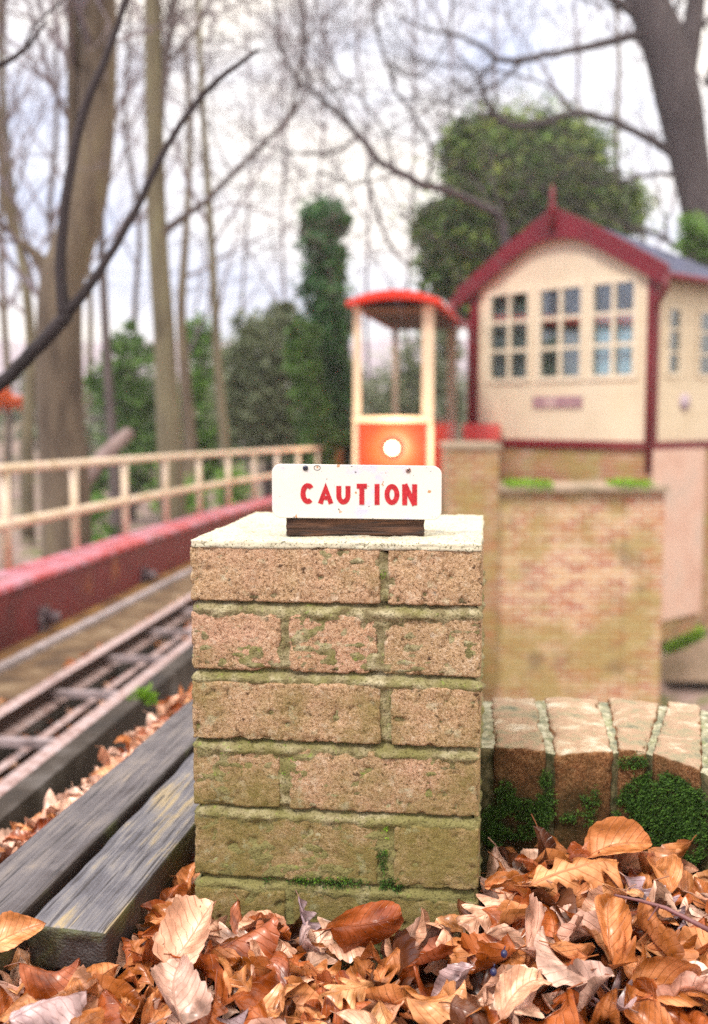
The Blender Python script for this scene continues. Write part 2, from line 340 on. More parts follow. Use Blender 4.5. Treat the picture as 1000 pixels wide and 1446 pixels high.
# ------------------------------------------------------------------ brick pier
PT = .43                                   # top of the pier
A = onz(268, 771, PT); B = onz(681, 780, PT)
ux = Vector((math.cos(R(-7.2)), math.sin(R(-7.2)), 0)); _n = Vector((-ux.y, ux.x, 0)); PW = (onplane(681, 780, A, _n) - A).dot(ux); uy = Vector((-ux.y, ux.x, 0))
print('pier width', PW, 'front', A, B, 'yaw', math.degrees(math.atan2(ux.y, ux.x)))
PD = .335
PM = Matrix((( ux.x, uy.x, 0, A.x), (ux.y, uy.y, 0, A.y), (0, 0, 1, 0), (0, 0, 0, 1)))   # pier frame: x along front, y into depth, z up
def px2u(px, py): # pixel on the front face -> local x, z
    p = onplane(px, py, A, uy); q = PM.inverted() @ p; return q.x, q.z
pier = thing('brick_pier', 'square weathered red brick pier with green mossy joints carrying the caution sign', 'pier', (A + ux * PW / 2 + uy * PD / 2).to_tuple())
pier.location.z = -.03
courses = [  # pixel rows (left side) and brick spans on the front
    (771, 847, [(268, 537), (548, 680)]),
    (866, 944, [(272, 396), (407, 533), (542, 678)]),
    (963, 1041, [(275, 537), (552, 679)]),
    (1054, 1136, [(275, 395), (408, 678)]),
    (1154, 1236, [(275, 533), (556, 679)]),
    (1256, 1334, [(275, 402), (414, 540), (552, 679)]),
    (1352, 1430, [(275, 537), (550, 679)])]
bk = MB(); levels = []
for ci, (ya, yb, spans) in enumerate(courses):
    zt = px2u(300, ya - (2 if ci else 0))[1]; zb = px2u(300, yb + 1.5)[1]; levels.append((zt, zb))
    zm = (zt + zb) / 2; H = zt - zb
    us = [(px2u(a, (ya + yb) / 2)[0], px2u(b, (ya + yb) / 2)[0]) for a, b in spans]
    us[0] = (0, us[0][1]); us[-1] = (us[-1][0], PW)
    def put(x0, x1, y0, y1, res, seed):
        vs, ns, ed, fs = rounded_box(x1 - x0, y1 - y0, H, res, .0020)
        c = Vector(((x0 + x1) / 2, (y0 + y1) / 2, zm)); tilt = Matrix.Rotation(random.uniform(-.008, .008), 3, 'Y')
        dy = random.uniform(-.0015, .0015); out = []
        for p, nn, e in zip(vs, ns, ed):
            q = tilt @ p + c; q.y += dy
            d = .0009 * fbm(q, 22, 3, seed) + .0008 * fbm(q, 150, 3, seed + 3)
            ch = fbm(q, 90, 3, seed + 9); d -= e * max(0, ch - .15) * .006; ch2 = fbm(q, 22, 2, seed + 19); d -= e * max(0, ch2 - .35) * .014
            pit = fbm(q, 85, 2, seed + 5); d -= max(0, pit - .42) * .012
            out.append(PM @ (q + nn * d))
        bk.add(out, fs, True)
    for k, (a, b) in enumerate(us):
        dep = .1025 if (b - a) > .15 else (.1025 if ci % 2 == 0 and k == len(us) - 1 and ci != 1 else .215)
        if len(us) == 2 and (b - a) < .15: dep = .215
        if len(us) == 3: dep = .215 if k != 1 else .1025
        put(a, b, 0, dep, .0026 if ci < 6 else .02, ci * 10 + k)
        y = dep + .012
        while y < PD - .03:
            y1 = min(PD, y + (.215 if PD - y > .2 else .1025))
            if PD - y1 < .04: y1 = PD
            put(a, b, y, y1, .007 if ci == 0 or k in (0, len(us) - 1) else .03, ci * 10 + k + 50); y = y1 + .011
bk.build('brickwork', M_brick, pier)
# mortar body
mo = MB(); ins = .0024; zlo = -.08; ztop = levels[0][0] - .004
vs, ns, ed, fs = rounded_box(PW - 2 * ins, PD - 2 * ins, ztop - zlo, .0036, .003); out = []
cc = Vector((PW / 2, PD / 2, (ztop + zlo) / 2))
for p, nn in zip(vs, ns):
    q = p + cc; d = .0024 * fbm(q, 30, 3, 2) + .0030 * fbm((q.x * .3, q.y * .3, q.z), 170, 3, 7)
    if nn.z < .5 and abs(nn.z) < .5:
        for (zt, zb) in levels:
            u = zb - q.z
            if -.002 < u < .02:
                d -= .011 * math.exp(-max(0, u) / .0026) * (1 + .7 * fbm(q, 40, 2, 4))
                d += .0035 * math.exp(-((u - .011) / .005) ** 2) * (1 + 1.2 * fbm(q, 28, 2, 8))
    out.append(PM @ (q + nn * d))
mo.add(out, fs, True); mo.build('mortar', M_mortar, pier)
# pale mortar flaunching over the top
cp = MB(); vs, ns, ed, fs = rounded_box(PW + .002, PD + .002, .009, .0035, .0035); out = []
for p, nn in zip(vs, ns):
    q = p + Vector((PW / 2, PD / 2, levels[0][0] + .0025))
    d = .0016 * fbm(q, 18, 3, 5) + .0009 * fbm(q, 110, 3, 6)
    if abs(nn.z) < .7: d += .0022 * fbm(q, 50, 3, 15) - .0012
    out.append(PM @ (q + nn * d))
cp.add(out, fs, True); cp.build('mortar_cap', M_cap, pier)

def tufts(mb, pts, size, nper, spread):
    """small upright moss leaves: pts = list of (point, normal)"""
    for p, nn in pts:
        for _ in range(nper):
            q = p + Vector([random.gauss(0, spread) for _ in range(3)]) * .7
            d = (nn + Vector([random.gauss(0, .6) for _ in range(3)])).normalized(); L = size * random.uniform(.5, 1.3)
            s = d.orthogonal().normalized(); s.rotate(Matrix.Rotation(random.uniform(0, 6.28), 3, d)); wd = L * .32
            mb.add([q, q + d * L * .5 + s * wd * .5, q + d * L + nn * L * .1, q + d * L * .5 - s * wd * .5], [(0, 1, 2, 3)])
ms = MB(); pts = []
nf = -uy
def front_patch(cx, cy, rx, ry, k):
    for _ in range(k):
        a = random.uniform(0, 6.28); r = math.sqrt(random.random()); x, z = px2u(cx + rx * r * math.cos(a), cy + ry * r * math.sin(a))
        if fbm((x, z, 0), 60, 2, 3) > -.25: pts.append((PM @ Vector((x, .003, z)), nf))
front_patch(553, 1250, 17, 9, 110); front_patch(470, 1247, 55, 6, 120); front_patch(420, 1244, 60, 4, 60); front_patch(541, 1214, 6, 22, 60)
tufts(ms, pts, .0042, 5, .002); ms.build('moss', M_moss, pier)
ms = MB(); pts = []
front_patch(450, 1243, 45, 4, 70); front_patch(541, 812, 5, 5, 14); front_patch(545, 1185, 4, 20, 26); front_patch(402, 1080, 3, 26, 16)
tufts(ms, pts, .003, 4, .0015); ms.build('bright_moss', M_mossb, pier)

# ------------------------------------------------------------------ caution sign on its wooden block
ZS = levels[0][0] + .0075
sa = onz(404, 757, ZS); sb = onz(600, 757, ZS); swx = (sb - sa).normalized(); swy = Vector((-swx.y, swx.x, 0)); SW = (sb - sa).length
SM = Matrix(((swx.x, swy.x, 0, sa.x), (swx.y, swy.y, 0, sa.y), (0, 0, 1, ZS), (0, 0, 0, 1)))
sign = thing('caution_sign', 'small white enamel plate reading CAUTION in red, screwed to a dark wood block', 'sign', (SM @ Vector((SW / 2, .02, 0))).to_tuple())
blk = MB(); bh = .062; vs, ns, ed, fs = rounded_box(SW, .034, bh, .0028, .0015); out = []
for p, nn in zip(vs, ns):
    q = p + Vector((SW / 2, .017, bh / 2)); d = .0012 * fbm((q.x * .12, q.y, q.z), 160, 3, 1) + .0007 * fbm(q, 70, 3, 2)
    if q.z < .02: d -= .0016 * max(0, fbm((q.x * .08, q.y, q.z), 330, 2, 5))
    out.append(SM @ (q + nn * d))
blk.add(out, fs, True)
M_block = wood_mat('block_wood', [(.35, (.035, .018, .012)), (.5, (.10, .05, .03)), (.62, (.24, .13, .08)), (.75, (.34, .20, .13))], 0, (4, 60, 90), .002, .8)
blk.build('wooden_block', M_block, sign)
# plate: rounded rectangle in the plane y = -.004 of the sign frame
SPo = SM @ Vector((0, -.0045, 0)); SPn = swy
def s2(px, py): q = SM.inverted() @ onplane(px, py, SPo, SPn); return q.x, q.z
x0, z1 = s2(384, 655); x1, z1b = s2(624, 659); _, z0 = s2(384, 731); _, z0b = s2(620, 737)
def rr(x0, x1, z0, z1, r, n=8):
    P = []
    for cx, cz, a0 in ((x1 - r, z1 - r, 0), (x0 + r, z1 - r, 90), (x0 + r, z0 + r, 180), (x1 - r, z0 + r, 270)):
        for i in range(n + 1):
            a = R(a0 + 90 * i / n); P.append((cx + r * math.cos(a), cz + r * math.sin(a)))
    return P
def shear(x, z): t = (x - x0) / (x1 - x0); return z + (z1b - z1) * t * .8
pl = MB(); ring = rr(x0, x1, z0, z1, .010)
def P3(x, y, z): return SM @ Vector((x, y, shear(x, z)))
N = len(ring); cx_, cz_ = (x0 + x1) / 2, (z0 + z1) / 2
vs = [P3(x, -.0045, z) for x, z in ring] + [P3(x, -.0015, z) for x, z in ring] + [P3(cx_ + (x - cx_) * .993, -.0050, cz_ + (z - cz_) * .98) for x, z in ring]
fs = [(i, (i + 1) % N, N + (i + 1) % N, N + i) for i in range(N)] + [(2 * N + i, 2 * N + (i + 1) % N, (i + 1) % N, i) for i in range(N)] + [tuple(range(2 * N, 3 * N))[::-1], tuple(range(N, 2 * N))]
pl.add(vs, fs)
m, n, l, b = newmat('white_enamel'); v = objco(n, l); t = noise(n, l, 28, 5, .6, v); c = ramp(n, [(.35, (.60, .60, .72)), (.46, (.73, .70, .67)), (.7, (.78, .75, .70))]); l.new(t.outputs[0], c.inputs[0])
s_ = noise(n, l, 130, 2, .5, v); col = mixc(n, l, maprange(n, l, s_.outputs[0], .71, .74, 0, .8), c.outputs[0], (.50, .24, .08))
s3 = noise(n, l, 55, 4, .7, v); col = mixc(n, l, maprange(n, l, s3.outputs[0], .62, .72, 0, .55), col, (.52, .48, .66))
s4 = noise(n, l, 210, 1, .5, v); col = mixc(n, l, maprange(n, l, s4.outputs[0], .74, .76, 0, .9), col, (.08, .05, .04))
l.new(col, b.inputs['Base Color']); b.inputs['Roughness'].default_value = .45; bump(n, l, b, s3.outputs[0], .25, .0006); M_enamel = m
pl.build('plate', M_enamel, sign)
# lettering, each letter drawn as strokes
def strokes(ch):
    if ch == 'C': return [[(math.cos(R(a)) * .5 + .5, math.sin(R(a)) * .5 + .5) for a in range(42, 320, 14)]]
    if ch == 'A': return [[(0, 0), (.5, 1), (1, 0)], [(.2, .32), (.8, .32)]]
    if ch == 'U': return [[(0, 1), (0, .45)] + [(.5 - .5 * math.cos(R(a)), .42 - .42 * math.sin(R(a))) for a in range(0, 181, 15)] + [(1, .45), (1, 1)]]
    if ch == 'T': return [[(-.05, 1), (1.05, 1)], [(.5, 1), (.5, 0)]]
    if ch == 'I': return [[(.5, 0), (.5, 1)]]
    if ch == 'O': return [[(math.cos(R(a)) * .5 + .5, math.sin(R(a)) * .5 + .5) for a in range(0, 361, 12)]]
    if ch == 'N': return [[(0, 0), (0, 1)], [(0, 1), (1, 0)], [(1, 0), (1, 1)]]
lt = MB()
lets = [('C', 424.5, 444), ('A', 449, 470), ('U', 475, 494), ('T', 501, 520), ('I', 530, 535), ('O', 543, 563), ('N', 568, 588)]
sw_px = 7.0
for li, (ch, pa, pb) in enumerate(lets):
    dy = (pa - 424) * .012
    def L2(u, v_):
        px = pa + sw_px / 2 + (pb - pa - sw_px + 1) * u if ch != 'I' else (pa + pb) / 2
        py = 711.5 + dy - sw_px / 2 - (29.5 - sw_px) * v_
        if ch == 'A': py = 711.5 + dy - sw_px * .1 - (29.5 - sw_px * .6) * v_ if v_ < .9 else 711.5 + dy - (29.5 - sw_px * .9) * v_
        if ch in 'ITN' and v_ in (0, 1): py += (-sw_px / 2 if v_ == 1 and ch != 'T' else (sw_px / 2 if v_ == 0 else 0))
        return s2(px, py)
    for si, st in enumerate(strokes(ch)):
        P = [Vector(L2(*q)) for q in st]; hw = (Vector(s2(500 + sw_px / 2, 700)) - Vector(s2(500, 700))).length
        if si == 1 and ch in 'A': hw *= .8
        Lf = []; Rt = []
        closed = (P[0] - P[-1]).length < 1e-5
        for i, p in enumerate(P):
            a = P[i - 1] if i > 0 else (P[-2] if closed else None); c2 = P[i + 1] if i < len(P) - 1 else (P[1] if closed else None)
            d1 = (p - a).normalized() if a is not None else (c2 - p).normalized(); d2 = (c2 - p).normalized() if c2 is not None else d1
            n1 = Vector((-d1.y, d1.x)); n2 = Vector((-d2.y, d2.x)); nn = (n1 + n2).normalized(); k = hw / max(.5, nn.dot(n1))
            k *= 1 + random.uniform(-.04, .04)
            Lf.append(p + nn * k); Rt.append(p - nn * k)
        yy = -.0056 - si * .00012
        vs = [SM @ Vector((q.x, yy, q.y)) for q in Lf] + [SM @ Vector((q.x, yy, q.y)) for q in Rt]
        vs += [SM @ Vector((q.x, -.0049, q.y)) for q in Lf] + [SM @ Vector((q.x, -.0049, q.y)) for q in Rt]; K = len(P)
        fs = []
        for i in range(K - 1):
            fs += [(i, i + 1, K + i + 1, K + i), (i, 2 * K + i, 2 * K + i + 1, i + 1), (K + i, K + i + 1, 3 * K + i + 1, 3 * K + i)]
        fs += [(0, K, 3 * K, 2 * K), (K - 1, 3 * K - 1, 4 * K - 1, 2 * K - 1)]
        lt.add(vs, fs)
M_red = simple('red_paint', [(.3, (.42, .012, .03)), (.5, (.52, .018, .04)), (.7, (.60, .06, .07))], 240, .5, .3, .0004)
lt.build('lettering', M_red, sign)
M_screw = simple('screw_steel', [(.3, (.05, .06, .12)), (.7, (.25, .25, .30))], 300, .4, .2, .0005, metal=.7)
M_screwr = simple('screw_rust', [(.3, (.30, .10, .08)), (.7, (.70, .60, .58))], 300, .5, .2, .0005, metal=.3)
def screw(px, py, rad, mt, name='screw'):
    x, z = s2(px, py); sc = MB(); nn = 14; vs = []
    for r_, y in ((1, -.0051), (1, -.0058), (.6, -.0064), (.0, -.0066)):
        for k in range(nn): a = 2 * math.pi * k / nn; vs.append(SM @ Vector((x + rad * r_ * math.cos(a), y, z + rad * r_ * math.sin(a))))
    sc.add(vs, [(i * nn + k, i * nn + (k + 1) % nn, (i + 1) * nn + (k + 1) % nn, (i + 1) * nn + k) for i in range(3) for k in range(nn)], True)
    o = sc.build(name, mt, sign)
    cr_ = MB()
    for a in (40, 130):
        d = Vector((math.cos(R(a)), math.sin(R(a)))) * rad * .75; nrm = Vector((-d.y, d.x)) * .18
        cr_.add([SM @ Vector((x + q.x, -.0069 - a * 1e-6, z + q.y)) for q in (d + nrm, -d + nrm, -d - nrm, d - nrm)], [(0, 1, 2, 3)])
    cr_.build('cross_slot', M_dark, sign)
M_dark = simple('dark_recess', [(.3, (.02, .01, .015)), (.7, (.04, .02, .02))], 50, .8, 0)
screw(431.5, 661, .0031, M_screw); screw(576.5, 664, .0031, M_screwr)
hl = MB(); hx, hz = s2(448, 660.5)   # empty drilled hole with a scratched ring
rg = []
for i in range(13):
    a = 2 * math.pi * i / 12; rg.append(SM @ Vector((hx + .0036 * math.cos(a), -.0051, hz + .0028 * math.sin(a))))
hl.tube(rg, .00035, 5, False); hl.build('screw_hole', M_dark, sign)

# ------------------------------------------------------------------ low wall with brick-on-edge coping
ZW = .164
fr = [(676, 1052), (697, 1053), (770, 1059), (784, 1061), (866, 1060), (874, 1059), (914, 1061), (921, 1064), (992, 1087), (1005, 1093), (1090, 1135), (1105, 1143), (1190, 1190)]
ba = [(674, 982), (693, 983), (757, 983), (769, 983), (846, 984), (858, 985), (932, 989), (944, 991), (990, 995), (1003, 997), (1062, 1004), (1078, 1006), (1135, 1015)]
FR = [onz(x, y, ZW) for x, y in fr]; BA = [onz(x, y, ZW) for x, y in ba]
lw = thing('low_brick_wall', 'low curving garden wall with bricks set on edge and thick green moss', 'wall', ((FR[4] + BA[4]) / 2).to_tuple()); lw.location.z = -.03
bm_ = MB()
def warp_brick(i, j, seed, z0=-.05, res=.0045):
    a, b_, c2, d = FR[i], FR[j], BA[j], BA[i]; W = (b_ - a).length; D = (d - a).length
    vs, ns, ed, fs = rounded_box(W, D, ZW - z0, res, .004); out = []; dz = random.uniform(-.002, .002)
    for p, nn, e in zip(vs, ns, ed):
        s = p.x / W + .5; t = p.y / D + .5; base = a * (1 - s) * (1 - t) + b_ * s * (1 - t) + c2 * s * t + d * (1 - s) * t
        q = Vector((base.x, base.y, (ZW + z0) / 2 + p.z + dz)); dd = .0022 * fbm(q, 22, 3, seed) + .0013 * fbm(q, 110, 3, seed)
        dd -= e * max(0, fbm(q, 40, 3, seed + 2) + .1) * .008
        wn = ((b_ - a).normalized() * nn.x + (d - a).normalized() * nn.y + Vector((0, 0, nn.z)))
        out.append(q + wn * dd)
    bm_.add(out, fs, True)
for k, (i, j) in enumerate(((1, 2), (3, 4), (5, 6), (7, 8), (9, 10), (11, 12))): warp_brick(i, j, k + 3)
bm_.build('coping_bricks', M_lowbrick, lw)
# mortar core follows the same line, slightly inside
lm = MB(); NS = 150; NT = 60; prof = []
def lerp_path(P, s):
    k = s * (len(P) - 1); i = min(int(k), len(P) - 2); return P[i].lerp(P[i + 1], k - i)
rows = []
for a in range(NS + 1):
    s = a / NS; f_ = lerp_path(FR, s); b_ = lerp_path(BA, s); dd = (b_ - f_).normalized(); row = []
    cr1 = [(0, z) for z in [-.06 + .215 * i / 40 for i in range(41)]]
    f2 = f_ + dd * .005; b2_ = b_ - dd * .005; Dp = (b2_ - f2).length
    for i in range(40): row.append((f2 + Vector((0, 0, -.06 - ZW + (.218) * i / 39 )), -dd))
    for i in range(1, 44): row.append((f2.lerp(b2_, i / 44) + Vector((0, 0, -.0042)), Vector((0, 0, 1))))
    for i in range(10): row.append((b2_ + Vector((0, 0, -.006 - .21 * i / 9)), dd))
    rows.append([p + nn * (.0025 * fbm(p, 30, 3, 5) + .0018 * fbm(p, 120, 3, 6) - .0015) for p, nn in row])
k = len(rows[0])
lm.add([p for r_ in rows for p in r_], [(i * k + j, i * k + j + 1, (i + 1) * k + j + 1, (i + 1) * k + j)[::-1] for i in range(NS) for j in range(k - 1)], True)
lm.build('mortar', M_lowmortar, lw)
def face_moss(patches, size, nper, mtl, nm):
    mb = MB(); pts = []
    for (cx, cy, rx, ry, cnt) in patches:
        for _ in range(cnt):
            a = random.uniform(0, 6.28); r_ = math.sqrt(random.random()); px, py = cx + rx * r_ * math.cos(a), cy + ry * r_ * math.sin(a)
            best = None
            for i in range(len(FR) - 1):
                d = (FR[i + 1] - FR[i]); nn = Vector((d.y, -d.x, 0)).normalized(); p = onplane(px, py, FR[i], nn)
                t = (p - FR[i]).dot(d) / d.dot(d)
                if -.01 <= t <= 1.01 and -.05 < p.z < ZW: best = (p, nn)
            if best and fbm(best[0], 45, 3, 2) > -.32: 
                bulge = .012 * max(0, 1 - r_ ** 2) if rx > 40 else .004
                pts.append((best[0] + best[1] * bulge * random.uniform(.4, 1), best[1]))
    tufts(mb, pts, size, nper, .0022); mb.build(nm, mtl, lw)
face_moss([(930, 1145, 62, 55, 3000), (975, 1165, 40, 55, 1100), (735, 1155, 32, 30, 620), (772, 1130, 12, 45, 420), (700, 1165, 22, 30, 350), (715, 1120, 14, 20, 160), (832, 1125, 14, 22, 110), (815, 1155, 25, 10, 120), (893, 1075, 22, 10, 130), (1040, 1180, 40, 50, 500)], .0040, 6, M_moss, 'moss')

# ------------------------------------------------------------------ planks
ZP = .045
def plank(nm, lab, nl, nr, dirpix, L, th, mtl, seed, back=0.0):
    a = onz(*nl, ZP); b_ = onz(*nr, ZP); d = ray(*dirpix); d = Vector((d.x, d.y, 0)).normalized(); a = a - d * back; b_ = b_ - d * back
    sd_ = Vector((d.y, -d.x, 0)); W = (b_ - a).dot(sd_); skew = (b_ - a).dot(d)
    vs, ns, ed, fs = rounded_box(W, L, th, .006, .003); out = []
    for p, nn in zip(vs, ns):
        q = Vector((p.x + W / 2, p.y + L / 2, p.z - th / 2)); q2 = (q.x, q.y * .1, q.z)
        dd = .0011 * fbm(q2, 120, 3, seed) + .001 * fbm(q, 12, 2, seed)
        if nn.y < -.5: dd += .003 * fbm((q.x, 0, q.z), 60, 3, seed) - .004 * max(0, fbm((q.x, 0, q.z), 25, 2, seed))
        qq = q + nn * dd; t = 1 - qq.y / L
        out.append(a + sd_ * qq.x + d * (qq.y + skew * (qq.x / W) * t) + Vector((0, 0, qq.z)))
    mb = MB(); mb.add(out, fs, True); o = mb.build(nm, mtl); tag(o, lab, 'plank', 'weathered planks beside the pier'); return o, a, b_, d, sd_, W
ang = math.atan2(ray(740, 580).x, ray(740, 580).y)
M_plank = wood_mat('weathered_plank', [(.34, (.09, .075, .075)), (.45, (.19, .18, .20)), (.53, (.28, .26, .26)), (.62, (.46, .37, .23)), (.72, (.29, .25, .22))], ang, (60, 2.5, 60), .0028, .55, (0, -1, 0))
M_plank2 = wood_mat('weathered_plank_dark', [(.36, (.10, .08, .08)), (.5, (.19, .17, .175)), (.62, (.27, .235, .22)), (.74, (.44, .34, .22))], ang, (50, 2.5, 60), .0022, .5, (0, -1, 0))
pk1 = plank('weathered_plank', 'narrower grey plank nearest the pier with its sawn end among the leaves', (38, 1304), (149, 1318), (740, 580), 1.5, .048, M_plank, 1)
pk2 = plank('weathered_plank', 'wider dark grey plank lying between the rails and the other plank', (-50, 1262), (18, 1302), (740, 580), 2.2, .045, M_plank2, 2, .35)

# ------------------------------------------------------------------ track frame (direction towards pixel 640,615)
TD = ray(640, 615).normalized(); TL = Vector((-TD.y, TD.x, 0)).normalized()
def tp(s, X, H): # s metres ahead, X to the left, H below the eye line; gentle bend to the right beyond 8 m
    return CP + TD * s + TL * (X - max(0, s - 8) ** 2 * .0075) - Vector((0, 0, H))
def tps(s0, s1, X, H, step=.5):
    n_ = max(1, int((s1 - s0) / step)); return [tp(s0 + (s1 - s0) * i / n_, X, H) for i in range(n_ + 1)]
def sweep(mb, path, prof, X, H):
    """profile [(dx, dz)] swept along the track"""
    vs = []; K = len(prof)
    for s in path:
        for dx, dz in prof: vs.append(tp(s, X + dx, H - dz))
    fs = [(i * K + k, i * K + (k + 1) % K, (i + 1) * K + (k + 1) % K, (i + 1) * K + k)[::-1] for i in range(len(path) - 1) for k in range(K)]
    fs += [tuple(range(K)), tuple((len(path) - 1) * K + k for k in range(K))[::-1]]; mb.add(vs, fs)
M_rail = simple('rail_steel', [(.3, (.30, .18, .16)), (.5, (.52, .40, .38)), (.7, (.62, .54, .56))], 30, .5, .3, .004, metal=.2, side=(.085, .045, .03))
M_rust = simple('rusty_plate', [(.3, (.10, .05, .03)), (.5, (.26, .13, .06)), (.7, (.42, .24, .08))], 6, .8, .4, .01)
M_tie = simple('tie_bar', [(.3, (.22, .17, .17)), (.6, (.44, .37, .38))], 14, .6, .3, .004, metal=.2)
M_baulk = simple('track_timber', [(.3, (.03, .02, .015)), (.5, (.07, .05, .035)), (.64, (.15, .13, .12)), (.78, (.30, .28, .28))], 5, .85, .5, .02)
trk = thing('railway_track', 'narrow tramway track of rusty rails, tie bars and dark timber running past the planks', 'track', tp(3, 1.44, 1.1).to_tuple())
path = [-1 + .5 * i for i in range(12)] + [5 + 1.0 * i for i in range(24)]
rprof = [(-.028, 0), (.028, 0), (.028, -.025), (.008, -.035), (.008, -.075), (.05, -.085), (.05, -.095), (-.05, -.095), (-.05, -.085), (-.008, -.075), (-.008, -.035), (-.028, -.025)]
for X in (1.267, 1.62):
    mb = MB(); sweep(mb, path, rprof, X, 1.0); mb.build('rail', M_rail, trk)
for X, H, wd in ((1.215, 1.10, .14), (1.66, 1.10, .2)):
    mb = MB(); sweep(mb, path, [(-wd / 2, 0), (wd / 2, 0), (wd / 2, -.16), (-wd / 2, -.16)], X, H); mb.build('timber_baulk', M_baulk, trk)
mb = MB(); sweep(mb, path, [(-.018, 0), (.018, 0), (.018, -.05), (-.018, -.05)], 1.47, 1.09); mb.build('centre_strip', M_rail, trk)
mb = MB(); sweep(mb, path, [(-.03, 0), (.03, 0), (.03, -.40), (-.03, -.40)], .95, .79); mb.build('edge_timber', M_baulk, trk)
for i in range(30):
    s = 2.0 + .68 * i + .05
    mb = MB(); mb.bar(tp(s, 1.255, 1.045), tp(s + .0, 1.64, 1.045), .04, .025)
    mb.build('tie_bar', M_tie, trk)
for i in range(24):
    s = 1.7 + .9 * i
    mb = MB(); mb.bar(tp(s, 1.02, 1.20), tp(s, 1.85, 1.20), .2, .09); mb.build('sleeper', M_baulk, trk)

M_bed = simple('dark_trackbed', [(.35, (.02, .015, .012)), (.5, (.05, .036, .025)), (.62, (.10, .075, .05)), (.75, (.22, .17, .13))], 7, .9, .5, .02)
mb = MB(); sweep(mb, path, [(-.5, 0), (1.35, 0), (1.35, -.06), (-.5, -.06)], 1.5, 1.16); tag(mb.build('trackbed', M_bed), kind='structure')
# girder
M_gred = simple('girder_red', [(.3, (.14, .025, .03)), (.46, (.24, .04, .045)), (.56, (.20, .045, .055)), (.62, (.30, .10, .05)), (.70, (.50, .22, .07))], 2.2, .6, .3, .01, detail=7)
M_gtop = simple('girder_top_red', [(.3, (.40, .07, .07)), (.45, (.60, .15, .16)), (.56, (.62, .36, .44)), (.7, (.36, .13, .10))], 4, .45, .3, .01)  # paler girder red with pinkish lilac highlights painted in
gir = thing('steel_girder', 'long maroon steel girder with bolted plates running beside the track', 'girder', tp(5, 2.45, 1.6).to_tuple())
gp = [2 + 1.0 * i for i in range(17)]
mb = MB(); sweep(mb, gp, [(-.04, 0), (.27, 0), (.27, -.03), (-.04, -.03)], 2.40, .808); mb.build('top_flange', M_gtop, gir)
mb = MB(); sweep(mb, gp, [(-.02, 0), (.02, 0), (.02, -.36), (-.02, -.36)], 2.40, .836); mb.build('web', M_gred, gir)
M_yel = simple('rusty_yellow_flange', [(.3, (.12, .06, .03)), (.5, (.28, .16, .06)), (.7, (.46, .30, .10))], 5, .8, .4, .01)
mb = MB(); sweep(mb, gp, [(-.20, 0), (.16, 0), (.16, -.04), (-.20, -.04)], 2.40, 1.145); mb.build('bottom_flange', M_yel, gir)
M_brn = simple('brown_timber_walk', [(.3, (.08, .05, .03)), (.5, (.18, .115, .06)), (.64, (.28, .21, .14)), (.8, (.40, .36, .32))], 5, .85, .4, .01)
mb = MB(); sweep(mb, gp, [(-.20, 0), (.20, 0), (.20, -.05), (-.20, -.05)], 1.98, 1.15); mb.build('walkway_timber', M_brn, gir)
M_gry = simple('grey_angle_iron', [(.3, (.30, .26, .26)), (.7, (.56, .50, .52))], 9, .6, .3, .004)
mb = MB(); sweep(mb, gp, [(-.025, 0), (.025, 0), (.025, -.04), (-.025, -.04)], 2.19, 1.12); mb.build('angle_iron', M_gry, gir)
M_bolt = simple('bolted_plate', [(.3, (.10, .06, .08)), (.6, (.30, .24, .26)), (.8, (.55, .52, .55))], 18, .5, .3, .004, metal=.3)
for px, py in ((38, 888), (192, 822)):
    off = 640 - px; s = 2.38 * F / off
    H = (py - 615) / off * 2.38
    mb = MB(); c0 = tp(s, 2.372, H); mb.bar(tp(s - .07, 2.370, H), tp(s + .07, 2.370, H), .02, .15); o = mb.build('bolted_plate', M_bolt, gir)
    mb = MB(); mb.tube([tp(s + .02, 2.36, H - .01), tp(s + .02, 2.29, H - .01)], .045, 6); mb.build('bolt', M_bolt, gir)
for i in range(9):
    s = 3.2 + 1.5 * i; mb = MB()
    mb.bar(tp(s, 2.42, 1.2), tp(s, 2.42, 2.0), .16, .16, Vector((0, 1, 0))); mb.build('support_post', M_gred, gir)

# railing
M_rl = simple('cream_rail_paint', [(.3, (.42, .28, .17)), (.42, (.58, .45, .31)), (.58, (.68, .54, .43)), (.72, (.52, .28, .18))], 4, .6, .3, .005)
rlg = thing('handrail_fence', 'cream painted pipe handrail with two rails standing on the maroon girder', 'railing', tp(6, 2.67, .81).to_tuple())
for H, rr_, nm in ((.205, .032, 'top_rail'), (.54, .035, 'middle_rail')):
    mb = MB(); mb.tube([tp(s, 2.67, H) for s in [1 + .7 * i for i in range(24)]], rr_, 10); mb.build(nm, M_rl, rlg)
inv0 = .00182
for k_ in range(-3, 11):
    inv = inv0 + .00029 * k_; s = 2.67 * F * inv
    if s < 1.5: continue
    mb = MB(); mb.tube([tp(s, 2.67, .83), tp(s, 2.67, .22)], .03, 10); mb.build('post', M_rl, rlg)
M_endb = simple('orange_end_post', [(.3, (.50, .24, .08)), (.7, (.66, .36, .14))], 6, .7, .2, .01)
mb = MB(); mb.box(-.1, .1, -.06, .06, -1.3, .18, Matrix.Translation(tp(17.3, 2.55, .40))); o = mb.build('end_post', M_endb); tag(o, 'orange brown upright board at the far end of the cream handrail', 'post')

